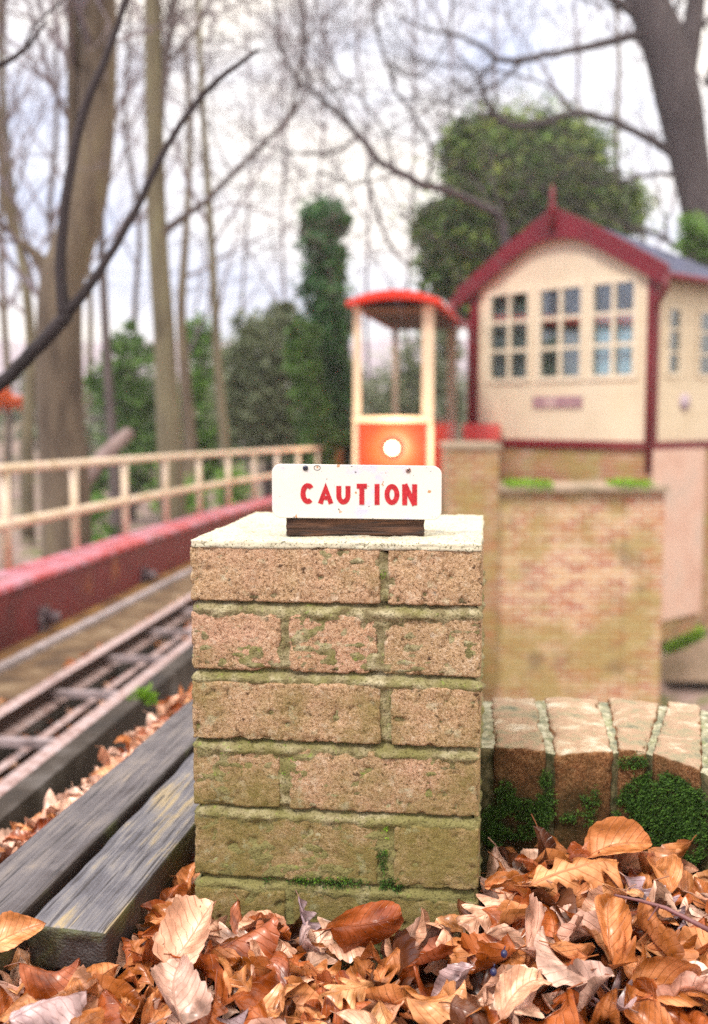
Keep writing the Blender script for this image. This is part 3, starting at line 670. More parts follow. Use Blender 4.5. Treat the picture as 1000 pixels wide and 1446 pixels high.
# ------------------------------------------------------------------ tram
TY = 16.0
tw = thing('tram_car', 'open sided red and cream tram car with lit headlamp under a curved red roof', 'tram', (.7, TY, -.65))
fl = at(506, 600, TY); frt = at(612, 600, TY); TWd = frt.x - fl.x
yaw = -R(10)
TM = Matrix.Translation((fl.x, TY, 0)) @ Matrix.Rotation(yaw, 4, 'Z')
def tz(py): return at(560, py, TY).z
TLn = 4.2
def tbox(nm, mt, x0, x1, y0, y1, z0, z1, par=tw):
    mb = MB(); mb.box(x0, x1, y0, y1, z0, z1, TM); return mb.build(nm, mt, par)
M_tc = simple('tram_cream', [(.3, (.66, .48, .34)), (.7, (.78, .60, .42))], 3, .5, .1, .003)
M_tr = simple('tram_red', [(.3, (.76, .05, .008)), (.7, (.84, .075, .012))], 3, .4, .1, .003)
M_tr2 = simple('tram_orange_red', [(.3, (.82, .05, .012)), (.7, (.88, .08, .02))], 3, .4, .1, .003)
M_ceil = simple('tram_ceiling_wood', [(.3, (.16, .07, .04)), (.7, (.30, .14, .06))], 5, .6, .1, .003)
zfl, zrl, zrf = tz(672), tz(590), tz(434)
for (x, y) in ((0, 0), (TWd, 0), (0, TLn), (TWd, TLn)):
    tbox('post', M_tc, x - .075 if x == 0 else x - .17, x + .03 if x == 0 else x, y, y + .09, zfl, zrf + .02)
tbox('dash_panel', M_tr2, .0, TWd - .10, -.02, .03, zfl + .02, zrl - .065)
tbox('dash_frame', M_tc, -.08, TWd - .0, .031, .075, zfl - .25, zrl)
tbox('headlamp_rail', M_tc, -.08, TWd, -.03, .030, zrl - .06, zrl + .02)
for x in (-.05, TWd - .03): tbox('side_panel', M_tr2, x, x + .04, .08, TLn, zfl, zrl - .1)
tbox('floor', M_ceil, -.05, TWd, .08, TLn, zfl - .12, zfl)
tbox('chassis', M_dark, .1, TWd - .15, .2, TLn - .2, zfl - .3, zfl - .125)
tbox('rear_panel', M_tc, 0, TWd, TLn + .1, TLn + .15, zfl, zrl)
for k_ in range(3): # bench seats across
    y = .7 + k_ * .85
    tbox('bench', M_ceil, .1, TWd - .2, y, y + .35, zfl + .42, zfl + .47); tbox('bench_back', M_ceil, .1, TWd - .2, y + .36, y + .40, zfl + .42, zfl + .85)
for y in (.5, TLn - .6):
    for x in (.12, TWd - .24):
        mb = MB(); c0 = TM @ Vector((x, y, zfl - .36)); c1 = TM @ Vector((x + .08, y, zfl - .36)); mb.tube([c0, c1], .2, 18); mb.build('wheel', M_dark, tw)
# curved roof
mb = MB(); NR = 16; K = []
for y in (-.25, TLn + .3):
    for lvl in (0, 1):
        for i in range(NR + 1):
            t = i / NR; x = -.14 + (TWd + .26) * t; z = zrf + .02 + .17 * (1 - (2 * t - 1) ** 2) * .9 + (.05 if lvl else -.015)
            if lvl == 0: z = zrf + .02 + .10 * (1 - (2 * t - 1) ** 2) - .015
            K.append(TM @ Vector((x, y, z)))
n1 = NR + 1
fs = []
for i in range(NR):
    fs += [(i, i + 1, n1 + i + 1, n1 + i), (2 * n1 + i + 1, 2 * n1 + i, 3 * n1 + i, 3 * n1 + i + 1), (n1 + i, n1 + i + 1, 3 * n1 + i + 1, 3 * n1 + i), (i + 1, i, 2 * n1 + i, 2 * n1 + i + 1)]
fs += [(0, n1, 3 * n1, 2 * n1), (NR, 2 * n1 + NR, 3 * n1 + NR, n1 + NR)]
mb.add(K, fs); rf = mb.build('roof', M_tr, tw)
mb = MB(); mb.box(.0, TWd - .02, .0, TLn, zrf - .02, zrf - .005, TM); mb.build('ceiling', M_ceil, rf)
m, n, l, b = newmat('lamp_lit'); b.inputs['Base Color'].default_value = (.9, .8, .6, 1); b.inputs['Emission Color'].default_value = (1, .72, .42, 1); b.inputs['Emission Strength'].default_value = 9; M_lamp = m
mb = MB(); hc = at(557, 632, TY) ; hc = TM @ Vector(((TM.inverted() @ hc).x, -.09, hc.z))
vs = []; nn_ = 20; fwd = (TM.to_3x3() @ Vector((0, -1, 0)))
rx_ = TM.to_3x3() @ Vector((1, 0, 0))
for ri, (r_, d_) in enumerate(((.10, 0), (.10, .05), (.085, .06))):
    for k_ in range(nn_): a = 2 * math.pi * k_ / nn_; vs.append(hc + rx_ * r_ * math.cos(a) + Vector((0, 0, r_ * math.sin(a))) + fwd * d_)
mb.add(vs, [(i * nn_ + k_, i * nn_ + (k_ + 1) % nn_, (i + 1) * nn_ + (k_ + 1) % nn_, (i + 1) * nn_ + k_) for i in range(2) for k_ in range(nn_)] + [tuple(range(nn_))], True)
hl_ = mb.build('headlamp', M_dark, tw)
mb = MB(); vs = [hc + fwd * (.055 + .03 * math.cos(q * math.pi / 2 / 4)) + (rx_ * math.cos(2 * math.pi * k_ / nn_) + Vector((0, 0, math.sin(2 * math.pi * k_ / nn_)))) * .083 * math.sin(q * math.pi / 2 / 4) for q in range(5) for k_ in range(nn_)]
mb.add(vs, [(i * nn_ + k_, i * nn_ + (k_ + 1) % nn_, (i + 1) * nn_ + (k_ + 1) % nn_, (i + 1) * nn_ + k_) for i in range(4) for k_ in range(nn_)], True); mb.build('lamp_glass', M_lamp, hl_)
ld = bpy.data.lights.new('headlamp_light', 'POINT'); ld.energy = 40; ld.color = (1, .74, .48); ld.shadow_soft_size = .06
lo = bpy.data.objects.new('headlamp_light', ld); COL.objects.link(lo); lo.location = hc + fwd * .20; lo.parent = tw; lo.matrix_parent_inverse = Matrix.Translation(tw.location).inverted()

# ------------------------------------------------------------------ signal box
C0 = at(920, 620, 16.0); C1 = at(668, 620, 18.7)
bu = Vector((C1.x - C0.x, C1.y - C0.y, 0)); BWd = bu.length; bu.normalize(); bn = Vector((bu.y, -bu.x, 0))
if bn.y > 0: bn = -bn
bv = -bn                                        # into the building
ZB = at(920, 624, 16.0).z; ZE = at(920, 378, 16.0).z
C0 = Vector((C0.x, C0.y, 0)); BD = 2.0
BM = Matrix(((bu.x, bv.x, 0, C0.x), (bu.y, bv.y, 0, C0.y), (0, 0, 1, 0), (0, 0, 0, 1)))   # x: along the gable to the left, y: into depth
def f2(px, py, off=0): q = BM.inverted() @ onplane(px, py, C0 + bn * off, bn); return q.x, q.z
def s3_(px, py): q = BM.inverted() @ onplane(px, py, C0, bu); return q.y, q.z
print('box', BWd, ZB, ZE, bu, 'ridge', f2(790, 322), f2(790, 300))
box = thing('signal_box', 'cream weatherboarded railway signal box with maroon trim on a brick base', 'building', (BM @ Vector((BWd / 2, BD / 2, -2.8))).to_tuple())
m, n, l, b = newmat('cream_boards'); v = objco(n, l); wv = n.new('ShaderNodeTexWave'); wv.wave_type = 'BANDS'; wv.bands_direction = 'Z'; wv.wave_profile = 'SAW'; wv.inputs['Scale'].default_value = 1.1; l.new(v, wv.inputs[0])
t = noise(n, l, 2, 5, .6, v); c = ramp(n, [(.3, (.66, .54, .38)), (.7, (.74, .62, .46))]); l.new(t.outputs[0], c.inputs[0]); l.new(mixc(n, l, maprange(n, l, wv.outputs[0], .06, .0, 0, .5), c.outputs[0], (.3, .2, .12)), b.inputs['Base Color']); b.inputs['Roughness'].default_value = .6
bump(n, l, b, wv.outputs[0], .5, .02); M_cream = m
M_cream2 = simple('cream_frame_paint', [(.3, (.68, .57, .42)), (.7, (.74, .63, .48))], 3, .5, .1, .003)
M_mar = simple('maroon_paint', [(.3, (.20, .006, .026)), (.7, (.28, .010, .038))], 3, .45, .1, .003)
M_roof = simple('slate_roof', [(.3, (.05, .06, .11)), (.6, (.09, .10, .19)), (.8, (.16, .17, .28))], 4, .7, .3, .01)
def bb(nm, mt, x0, x1, y0, y1, z0, z1, par=box):
    mb = MB(); mb.box(x0, x1, y0, y1, z0, z1, BM); return mb.build(nm, mt, par)
ru, rz = f2(789, 318); RU = BWd / 2 + .02; ZR = rz
# windows on the gable: pixel rectangles of the glazed part
wins = [(692, 748, 418, 533), (762, 823, 408, 532), (836, 898, 399, 531)]
WR = []
for a, b_, c_, d_ in wins:
    u1 = f2(a, (c_ + d_) / 2)[0]; u0 = f2(b_, (c_ + d_) / 2)[0]; zt_ = f2((a + b_) / 2, c_ - 1)[1]; zb_ = f2((a + b_) / 2, d_)[1]; WR.append((u0, u1, zb_, zt_))
zwb = min(q[2] for q in WR); zwt = max(q[3] for q in WR) ; WR = [(a, b_, zwb, zwt) for a, b_, _, _ in WR]
WR.sort()
th = .09
wl = MB()
# front wall: panels around the windows, then the gable
wl.box(0, BWd, 0, th, ZB, zwb, BM)
xs = [0] + [q for r_ in WR for q in r_[:2]] + [BWd]
for i in range(0, len(xs), 2): wl.box(xs[i], xs[i + 1], 0, th, zwb, zwt, BM)
wl.box(0, BWd, 0, th, zwt, ZE, BM)
NG = 12; gp_ = []
def gz(t): return ZE + (ZR - ZE) * (1 - abs(2 * t - 1) ** 1.35)
for i in range(NG):
    t0, t1 = i / NG, (i + 1) / NG
    c = [Vector((BWd * t0, 0, ZE)), Vector((BWd * t1, 0, ZE)), Vector((BWd * t1, th, ZE)), Vector((BWd * t0, th, ZE)), Vector((BWd * t0, 0, gz(t0))), Vector((BWd * t1, 0, gz(t1))), Vector((BWd * t1, th, gz(t1))), Vector((BWd * t0, th, gz(t0)))]
    wl.hexa([BM @ q for q in c])
wl.build('gable_wall', M_cream, box)
# side wall (right) with a long window opening
sy0, sz1 = s3_(943, 432); sy1, _ = s3_(962, 432); _, sz0 = s3_(950, 530)
swl = MB(); swl.box(0, th, th, BD, ZB, sz0, BM); swl.box(0, th, th, sy0, sz0, sz1, BM); swl.box(0, th, sy1, sy1 + .5, sz0, sz1, BM); swl.box(0, th, min(sy1 + 1.2, BD - .2), BD, sz0, sz1, BM); swl.box(0, th, th, BD, sz1, ZE, BM); swl.build('side_wall', M_cream, box)
bb('side_wall', M_cream, BWd - th, BWd, th, BD, ZB, ZE); bb('rear_wall', M_cream, th, BWd - th, BD - th, BD, ZB, ZE)
M_int = simple('dark_interior', [(.3, (.05, .035, .03)), (.7, (.09, .06, .05))], 3, .8, 0); bb('floor', M_int, th, BWd - th, th, BD - th, ZB, ZB + .05)
def glass_mat(name, tint, f):
    m, n, l, b = newmat(name); gl = n.new('ShaderNodeBsdfGlossy'); gl.inputs[0].default_value = (.9, .93, 1, 1); gl.inputs['Roughness'].default_value = .06
    tr = n.new('ShaderNodeBsdfTransparent'); tr.inputs[0].default_value = (*tint, 1); mm = n.new('ShaderNodeMixShader'); mm.inputs[0].default_value = f
    l.new(tr.outputs[0], mm.inputs[1]); l.new(gl.outputs[0], mm.inputs[2]); l.new(mm.outputs[0], n['Material Output'].inputs[0]); return m
M_glass = glass_mat('window_glass', (.8, .85, .85), .14)
bb('ceiling', M_int, th, BWd - th, th, BD - th, ZE - .02, ZE)
for wi, (a, b_, z0_, z1_) in enumerate(WR):
    fm = MB(); e = .05
    fm.box(a - .06, a + .03, -.03, .06, z0_ - .06, z1_ + .06, BM); fm.box(b_ - .03, b_ + .06, -.03, .06, z0_ - .06, z1_ + .06, BM)
    fm.box(a + .03, b_ - .03, -.03, .06, z0_ - .06, z0_ + .02, BM); fm.box(a + .03, b_ - .03, -.03, .06, z1_ - .02, z1_ + .06, BM)
    mid_ = (a + b_) / 2; fm.box(mid_ - .032, mid_ + .032, -.02, .05, z0_ + .02, z1_ - .02, BM)
    for q in (1, 2):
        zz = z0_ + (z1_ - z0_) * q / 3; fm.box(a + .03, mid_ - .032, -.018, .045, zz - .03, zz + .03, BM); fm.box(mid_ + .032, b_ - .03, -.018, .045, zz - .03, zz + .03, BM)
    wf = fm.build('window', M_cream2, box); wf['label'] = ['window with a pale blind behind its lower panes', 'middle window with dark panes', 'window nearest the tram'][wi]
    gm = MB(); gm.box(a + .03, b_ - .03, .01, .018, z0_ + .02, z1_ - .02, BM); gm.build('pane', M_glass, wf)
M_lightcard = simple('pale_blue_blind', [(.3, (.62, .78, .90)), (.7, (.74, .86, .94))], 2, .8, 0)
a, b_, z0_, z1_ = WR[0]; bl_ = bb('blind', M_lightcard, a - .02, b_ + .02, .14, .15, z0_ - .02, z0_ + (z1_ - z0_) * .66)  # added card, painted with the pale blue light seen through the window
a, b_, z0_, z1_ = WR[1]; bb('blind', simple('grey_blind', [(.3, (.24, .24, .20)), (.7, (.36, .38, .36))], 2, .8, 0), a - .02, b_ + .02, .14, .15, z0_ - .02, z0_ + (z1_ - z0_) * .55)  # added grey card standing in for light on the lower panes
a, b_, z0_, z1_ = WR[2]; bb('blind', simple('grey_curtain', [(.3, (.30, .30, .30)), (.7, (.44, .44, .46))], 2, .8, 0), a - .02, b_ + .02, .14, .15, z0_ - .02, z0_ + (z1_ - z0_) * .9)  # added grey card doing the same for nearly the whole window
for yy0, yy1 in ((sy0, sy1), (sy1 + .5, min(sy1 + 1.2, BD - .2))):
    fm = MB(); fm.box(-.03, .05, yy0 - .03, yy0 + .04, sz0, sz1, BM); fm.box(-.03, .05, yy1 - .04, yy1 + .03, sz0, sz1, BM); fm.box(-.03, .05, yy0 + .04, yy1 - .04, sz0 - .03, sz0 + .04, BM); fm.box(-.03, .05, yy0 + .04, yy1 - .04, sz1 - .04, sz1 + .03, BM)
    for q in (1, 2): zz = sz0 + (sz1 - sz0) * q / 3; fm.box(-.02, .04, yy0 + .04, yy1 - .04, zz - .02, zz + .02, BM)
    sf = fm.build('side_window', M_cream2, box); gm = MB(); gm.box(.01, .018, yy0 + .04, yy1 - .04, sz0 + .04, sz1 - .04, BM); gm.build('pane', M_glass, sf)
# trims
bb('corner_post', M_mar, -.045, .10, -.045, .08, ZB, ZE - .05)
bb('corner_post', M_mar, BWd - .12, BWd + .07, -.045, .08, ZB, ZE - .05)
bb('sill_beam', M_mar, -.06, BWd + .06, -.06, .02, ZB - .12, ZB - .001); bb('sill_beam', M_mar, -.06, .02, .021, BD, ZB - .12, ZB - .001)
# roof: arched gable profile, slabs either side
OV = .16; ovx = .30
def roofz(x): # x in -ovx .. BWd+ovx
    t = (x - BWd / 2) / (BWd / 2 + ovx); return ZR + .16 - (ZR + .16 - (ZE - .10)) * abs(t) ** 1.12
XS = [-ovx + (BWd + 2 * ovx) * i / 20 for i in range(21)]
RE = .1                                   # the ridge ends here and the rear of the roof is hipped
for nm, thk, up_, mt in (('roof', .07, .0, M_roof), ('bargeboard', .33, .10, M_mar)):
    mb = MB()
    for i in range(20):
        xa, xb = XS[i], XS[i + 1]; kk = lambda q: thk * (1 + (.5 * max(0, 1 - abs(q - BWd / 2) / .5) if nm == 'bargeboard' else 0)); ta, tb = kk(xa), kk(xb)
        za, zb = roofz(xa) + up_, roofz(xb) + up_
        y0_ = -OV + .06 if nm == 'roof' else -OV
        def yend(q): return RE + (BD + .25 - RE) * abs(q - BWd / 2) / (BWd / 2 + ovx)
        ya, yb = (yend(xa), yend(xb)) if nm == 'roof' else (-OV + .055,) * 2
        mb.hexa([BM @ Vector(q) for q in ((xa, y0_, za - ta), (xb, y0_, zb - tb), (xb, yb, zb - tb), (xa, ya, za - ta), (xa, y0_, za), (xb, y0_, zb), (xb, yb, zb), (xa, ya, za))])
        if nm == 'roof': # rear hip strip down to the rear eave
            ze = roofz(-ovx); ye = BD + .25
            mb.hexa([BM @ Vector(q) for q in ((xa, ya + .001, za - ta), (xb, yb + .001, zb - tb), (xb, ye + .002, ze - .07), (xa, ye + .002, ze - .07), (xa, ya + .001, za), (xb, yb + .001, zb), (xb, ye + .002, ze), (xa, ye + .002, ze))])
    mb.build(nm, mt, box)
fx, fz = BWd / 2, roofz(BWd / 2)
mb = MB(); q0 = BM @ Vector((fx, -OV - .02, fz - .25)); mb.tube([q0, q0 + Vector((0, 0, .3)), q0 + Vector((0, 0, .36)), q0 + Vector((0, 0, .45)), q0 + Vector((0, 0, .50)), q0 + Vector((0, 0, .70))], [.07, .06, .08, .04, .055, .015], 10); mb.build('finial', M_mar, box)
# gutters with their swan-neck pipes
mb = MB(); mb.tube([BM @ Vector((-ovx - .03, y, ZE - .16)) for y in (-OV, 1, BD + .1)], .055, 10); gt = mb.build('gutter', M_mar, box)
mb = MB(); mb.tube([BM @ Vector((BWd + ovx + .03, y, ZE - .16)) for y in (-OV, 1, BD + .1)], .055, 10); mb.build('gutter', M_mar, box)
mb = MB(); mb.tube([BM @ Vector(q) for q in ((-ovx - .03, -.25, ZE - .18), (-ovx - .02, -.22, ZE - .34), (-ovx * .7, -.18, ZE - .46), (-.08, -.10, ZE - .56), (-.03, -.10, ZE - .66), (-.02, -.10, ZE - 1.4), (-.02, -.10, ZB - .46))], [.05, .05, .05, .055, .06, .06, .055], 10); mb.build('downpipe', M_mar, box)
mb = MB(); mb.tube([BM @ Vector(q) for q in ((BWd + ovx + .03, -.25, ZE - .18), (BWd + ovx, -.22, ZE - .42), (BWd + ovx * .6, -.18, ZE - .55), (BWd + .02, -.14, ZE - .60), (BWd - .03, -.12, ZE - .78), (BWd - .03, -.12, ZB))], [.055] * 6, 10); mb.build('downpipe', M_mar, box)
u1, zt_ = f2(754, 560); u0, zb_ = f2(823, 575); M_plq = simple('name_board', [(.35, (.50, .36, .36)), (.5, (.42, .26, .30)), (.65, (.60, .46, .44))], 6, .6, 0)
bb('name_board', M_plq, u0, u1, -.03, -.002, zb_, zt_)
yy, zz = s3_(966, 568); mb = MB(); mb.tube([BM @ Vector((-.03, yy, zz)), BM @ Vector((.0, yy, zz))], .13, 20); mb.build('round_sign', simple('round_sign_paint', [(.3, (.50, .40, .48)), (.7, (.62, .52, .56))], 8, .6, 0), box)
u1, zt_ = f2(671, 598); u0, zb_ = f2(712, 622); M_pk = simple('red_notice_paint', [(.3, (.75, .10, .10)), (.7, (.85, .28, .26))], 4, .6, 0)
q = BM @ Vector(((u0 + u1) / 2, -.14, zb_)); 
# brickwork below
def wallbrick(name, c1, c2, mo_, scale, blotch=.5, msc=1.0):
    m, n, l, b = newmat(name); tcn = n.new('ShaderNodeTexCoord'); mp_ = n.new('ShaderNodeMapping'); l.new(tcn.outputs['Object'], mp_.inputs[0])
    sp = n.new('ShaderNodeSeparateXYZ'); l.new(mp_.outputs[0], sp.inputs[0]); cb = n.new('ShaderNodeCombineXYZ')
    l.new(math_(n, l, 'ADD', sp.outputs[0], sp.outputs[1]), cb.inputs[0]); l.new(sp.outputs[2], cb.inputs[1])
    br = n.new('ShaderNodeTexBrick'); l.new(cb.outputs[0], br.inputs['Vector']); br.inputs['Scale'].default_value = 1.0
    br.inputs['Brick Width'].default_value = .235; br.inputs['Row Height'].default_value = .075; br.inputs['Mortar Size'].default_value = .013; br.inputs['Color1'].default_value = (*c1, 1); br.inputs['Color2'].default_value = (*c2, 1); br.inputs['Mortar'].default_value = (*mo_, 1)
    v = mp_.outputs[0]; vst = n.new('ShaderNodeMapping'); vst.inputs['Scale'].default_value = (1, 1, 3.2); l.new(v, vst.inputs[0]); n1 = noise(n, l, 1.3 * msc, 5, .65, v); n2 = noise(n, l, 2.6, 5, .7, vst.outputs[0]); n3 = noise(n, l, 2.2, 5, .6, v)
    col = mixc(n, l, maprange(n, l, n1.outputs[0], .46, .58, 0, .65), br.outputs[0], (.40, .34, .12))
    col = mixc(n, l, maprange(n, l, n2.outputs[0], .56, .68, 0, .4), col, (.74, .58, .50))
    col = mixc(n, l, maprange(n, l, n2.outputs[0], .46, .36, 0, .6), col, (.50, .22, .12))
    col = mixc(n, l, maprange(n, l, n3.outputs[0], .56, .68, 0, .5), col, (.22, .17, .12))
    l.new(col, b.inputs['Base Color']); b.inputs['Roughness'].default_value = .92; bump(n, l, b, br.outputs['Fac'], -.5, .008); return m
M_wall = wallbrick('old_wall_brick', (.46, .13, .08), (.68, .46, .28), (.70, .62, .50), 1)
M_wall2 = wallbrick('dark_wall_brick', (.38, .15, .09), (.52, .34, .20), (.52, .44, .31), 1)
bb('brick_base', M_wall2, .0, BWd, .0, BD, -2.95, ZB - .121)
M_rend = simple('pink_render', [(.3, (.66, .46, .38)), (.5, (.72, .54, .46)), (.7, (.60, .50, .44))], 1.8, .9, .3, .02)
yA, _ = s3_(990, 700); bb('rendered_pilaster', M_rend, -.06, -.001, -.05, yA, -2.6, ZB - .121)
rb = MB(); rb.box((u0), (u1), -.32, -.10, zb_, zt_, BM); rbo = rb.build('red_notice_box', M_pk, box); rbo.name = 'red_box'

# tall wall below
WY = 12.8
def wz(py): return at(800, py, WY).z
wall = thing('tall_brick_wall', 'tall old brick retaining wall with mossy ledge below the signal box', 'wall', (at(800, 800, WY).x, WY + .4, -2.9))
xl, xm, xr = at(632, 700, WY).x, at(703, 700, WY).x, at(938, 700, WY).x
xr2 = at(884, 700, WY).x
mb = MB(); mb.box(xm, xr2, WY, WY + .75, -3.5, wz(694)); mb.build('wall_face', M_wall, wall)
M_mossbrick = wallbrick('mossy_wall_brick', (.50, .36, .18), (.54, .42, .22), (.58, .52, .30), 1)
mb = MB(); mb.box(xr2 + .002, xr, WY - .015, WY + .75, -3.5, wz(694)); mb.build('corner_pier', M_wall, wall)
mb = MB(); mb.box(xl, xm - .002, WY - .08, WY + .9, -3.5, wz(634)); mb.build('end_pier', M_wall2, wall)
M_cop = simple('stone_coping', [(.3, (.34, .28, .20)), (.6, (.48, .38, .30)), (.8, (.42, .42, .20))], 3, .9, .3, .01)
mb = MB(); mb.box(xm + .002, xr + .03, WY - .10, WY + .8, wz(694) + .002, wz(686)); mb.build('coping', M_cop, wall)
mb = MB(); mb.box(xl - .03, xm + .03, WY - .11, WY + .93, wz(634) + .002, wz(626)); mb.build('coping', M_cop, wall)
for a_, b2_ in ((715, 782), (868, 922)):
    mb = MB(); pts = []
    for _ in range(700):
        p = at(random.uniform(a_, b2_), 690, WY - .08); p.z = wz(687) + random.uniform(-.05, .03) ; p.y += random.uniform(-.03, .5); pts.append((p, Vector((0, -.4, 1)).normalized()))
    tufts(mb, pts, .05, 3, .02); mb.build('moss', M_mossb, wall)
# rubble bank with bright moss to the right
mb = MB(); pts = []
for _ in range(500):
    t = random.random(); p = at(940 + 52 * t + random.gauss(0, 2), 922 - 26 * t + random.gauss(0, 4), 14.3); pts.append((p, Vector((0, -.3, 1)).normalized()))
st = MB(); P_ = [at(925, 935, 14.0), at(1020, 890, 14.0), at(1060, 890, 16), at(940, 935, 16)]
st.hexa([Vector((q.x, q.y, -3.0)) for q in P_] + [Vector((q.x, q.y, q.z)) for q in P_])
rk = thing('stone_ramp', 'sloping stone edging with a bright moss patch under the pink render', 'edging', (P_[0].x, 14.2, -2.95)); st.build('ramp', M_cop, rk); tufts(mb, pts, .06, 3, .03); mb.build('moss', M_mossb, rk)

# ------------------------------------------------------------------ trees
def bark(name, stops, sc=(6, 6, 1.2)):
    m, n, l, b = newmat(name); v = objco(n, l, sc); t = noise(n, l, 1.5, 7, .65, v); t2 = noise(n, l, .5, 3, .5, objco(n, l)); c = ramp(n, stops)
    l.new(math_(n, l, 'ADD', math_(n, l, 'MULTIPLY', t.outputs[0], .6), math_(n, l, 'MULTIPLY', t2.outputs[0], .4)), c.inputs[0]); l.new(c.outputs[0], b.inputs['Base Color']); b.inputs['Roughness'].default_value = .9
    bump(n, l, b, t.outputs[0], .7, .03); return m
M_bark = bark('beech_bark', [(.35, (0.087, 0.062, 0.046)), (.5, (0.186, 0.143, 0.105)), (.65, (0.236, 0.198, 0.112))])
M_barkg = bark('green_bark', [(.35, (0.099, 0.081, 0.056)), (.5, (0.198, 0.167, 0.112)), (.65, (0.260, 0.236, 0.149))])
M_barkd = bark('dark_bark', [(.35, (.025, .018, .02)), (.6, (.055, .04, .045))])
M_barko = bark('oak_bark', [(.35, (.055, .04, .045)), (.55, (.10, .08, .085)), (.7, (.15, .12, .12))])
M_barkp = bark('grey_bark', [(.35, (0.081, 0.062, 0.062)), (.55, (0.149, 0.118, 0.118)), (.7, (0.186, 0.155, 0.149))])
M_twig = bark('twig_bark', [(.35, (.16, .13, .14)), (.6, (.30, .25, .28))])  # paler than bark, the haze over far trees is put into the colour
def pix_limb(mb, pts, Y, n=10, jit=0, dy=0):
    """pts: (px, py, width px); Y depth (dy drifts along)"""
    P = []; Rr = []
    for i, (x, y, wpx) in enumerate(pts):
        YY = Y + dy * i / max(1, len(pts) - 1); P.append(at(x, y, YY)); Rr.append(max(.004, wpx / 2 * YY / F))
    # subdivide with catmull-rom
    Q = []; RR = []
    for i in range(len(P) - 1):
        p0 = P[max(0, i - 1)]; p1 = P[i]; p2 = P[i + 1]; p3 = P[min(len(P) - 1, i + 2)]
        for k in range(4):
            t = k / 4; q = .5 * ((2 * p1) + (p2 - p0) * t + (2 * p0 - 5 * p1 + 4 * p2 - p3) * t * t + (3 * p1 - p0 - 3 * p2 + p3) * t ** 3)
            q = q + Vector([random.gauss(0, 1) for _ in range(3)]) * jit * Y / F; Q.append(q); RR.append(Rr[i] * (1 - t) + Rr[i + 1] * t)
    Q.append(P[-1]); RR.append(Rr[-1]); mb.tube(Q, RR, n); return Q, RR
def grow(mb, p, d, L, r, depth, up=.25, bend=.35, rmin=.004, kids=3, sides=4):
    n = 4; pts = [p.copy()]; rad = [r]; q = p.copy(); dd = d.copy()
    for i in range(n):
        dd = (dd + Vector([random.gauss(0, bend * .4) for _ in range(3)]) + Vector((0, 0, up * .12))).normalized(); q = q + dd * L / n; pts.append(q.copy()); rad.append(max(rmin, r * (1 - .55 * (i + 1) / n)))
    mb.tube(pts, rad, sides if depth < 2 else (5 if depth < 4 else 7), False)
    if depth <= 0: return
    for k in range(kids):
        i = random.choice((1, 2, 3, 4)) if k else 4; ax = (pts[i] - pts[i - 1]).normalized(); side = ax.orthogonal().normalized(); side.rotate(Matrix.Rotation(random.uniform(0, 6.28), 3, ax))
        a = random.uniform(.35, .95) if k else random.uniform(.1, .4)
        grow(mb, pts[i], (ax * math.cos(a) + side * math.sin(a)).normalized(), L * random.uniform(.6, .82), max(rmin, rad[i] * .72), depth - 1, up, bend, rmin, kids, sides)
def tz0(px, Y): x = at(px, 600, Y).x; return terrain(x, Y)
def tree(lab, limbs, Y, mt, twigs, group=None, name='bare_tree', trunk_n=1, extra=None, mt2=None, cat='tree', tdepth=3):
    base = at(limbs[0][0][0], limbs[0][0][1], Y); t_ = thing(name, lab, cat, (base.x, Y, terrain(base.x, Y)), group)
    mb = MB(); ends = []
    first = limbs[0]; x, y, wd = first[0]
    gb = terrain(base.x, Y) - .2
    r0 = wd / 2 * Y / F
    if base.z > gb and y < 1400 and trunk_n: mb.tube([Vector((base.x, Y, gb)), Vector((base.x, Y, (gb + base.z) / 2)), base + Vector((0, 0, .02))], [r0 * 1.35, r0 * 1.08, r0], 12)
    for i, lm_ in enumerate(limbs[:trunk_n]): ends.append(pix_limb(mb, lm_, Y, 12))
    mb.build('trunk', mt, t_)
    cr = MB()
    for lm_ in limbs[trunk_n:]: ends.append(pix_limb(cr, lm_, Y, 8, .6))
    for (Q, RR) in ends:
        for _ in range(twigs):
            k = random.randrange(len(Q) // 3, len(Q)); ax = (Q[k] - Q[k - 1]).normalized(); sd2 = ax.orthogonal().normalized(); sd2.rotate(Matrix.Rotation(random.uniform(0, 6.28), 3, ax)); a = random.uniform(.5, 1.2)
            grow(cr, Q[k], (ax * math.cos(a) + sd2 * math.sin(a) + Vector((0, 0, .15))).normalized(), random.uniform(1.2, 2.4) * (Y / 14) ** .5, min(RR[k] * .45, .03), tdepth, rmin=.0030 * Y / 12)
    if extra: extra(cr, ends)
    if cr.v: cr.build('crown', mt2 or M_twig, t_)
    return t_

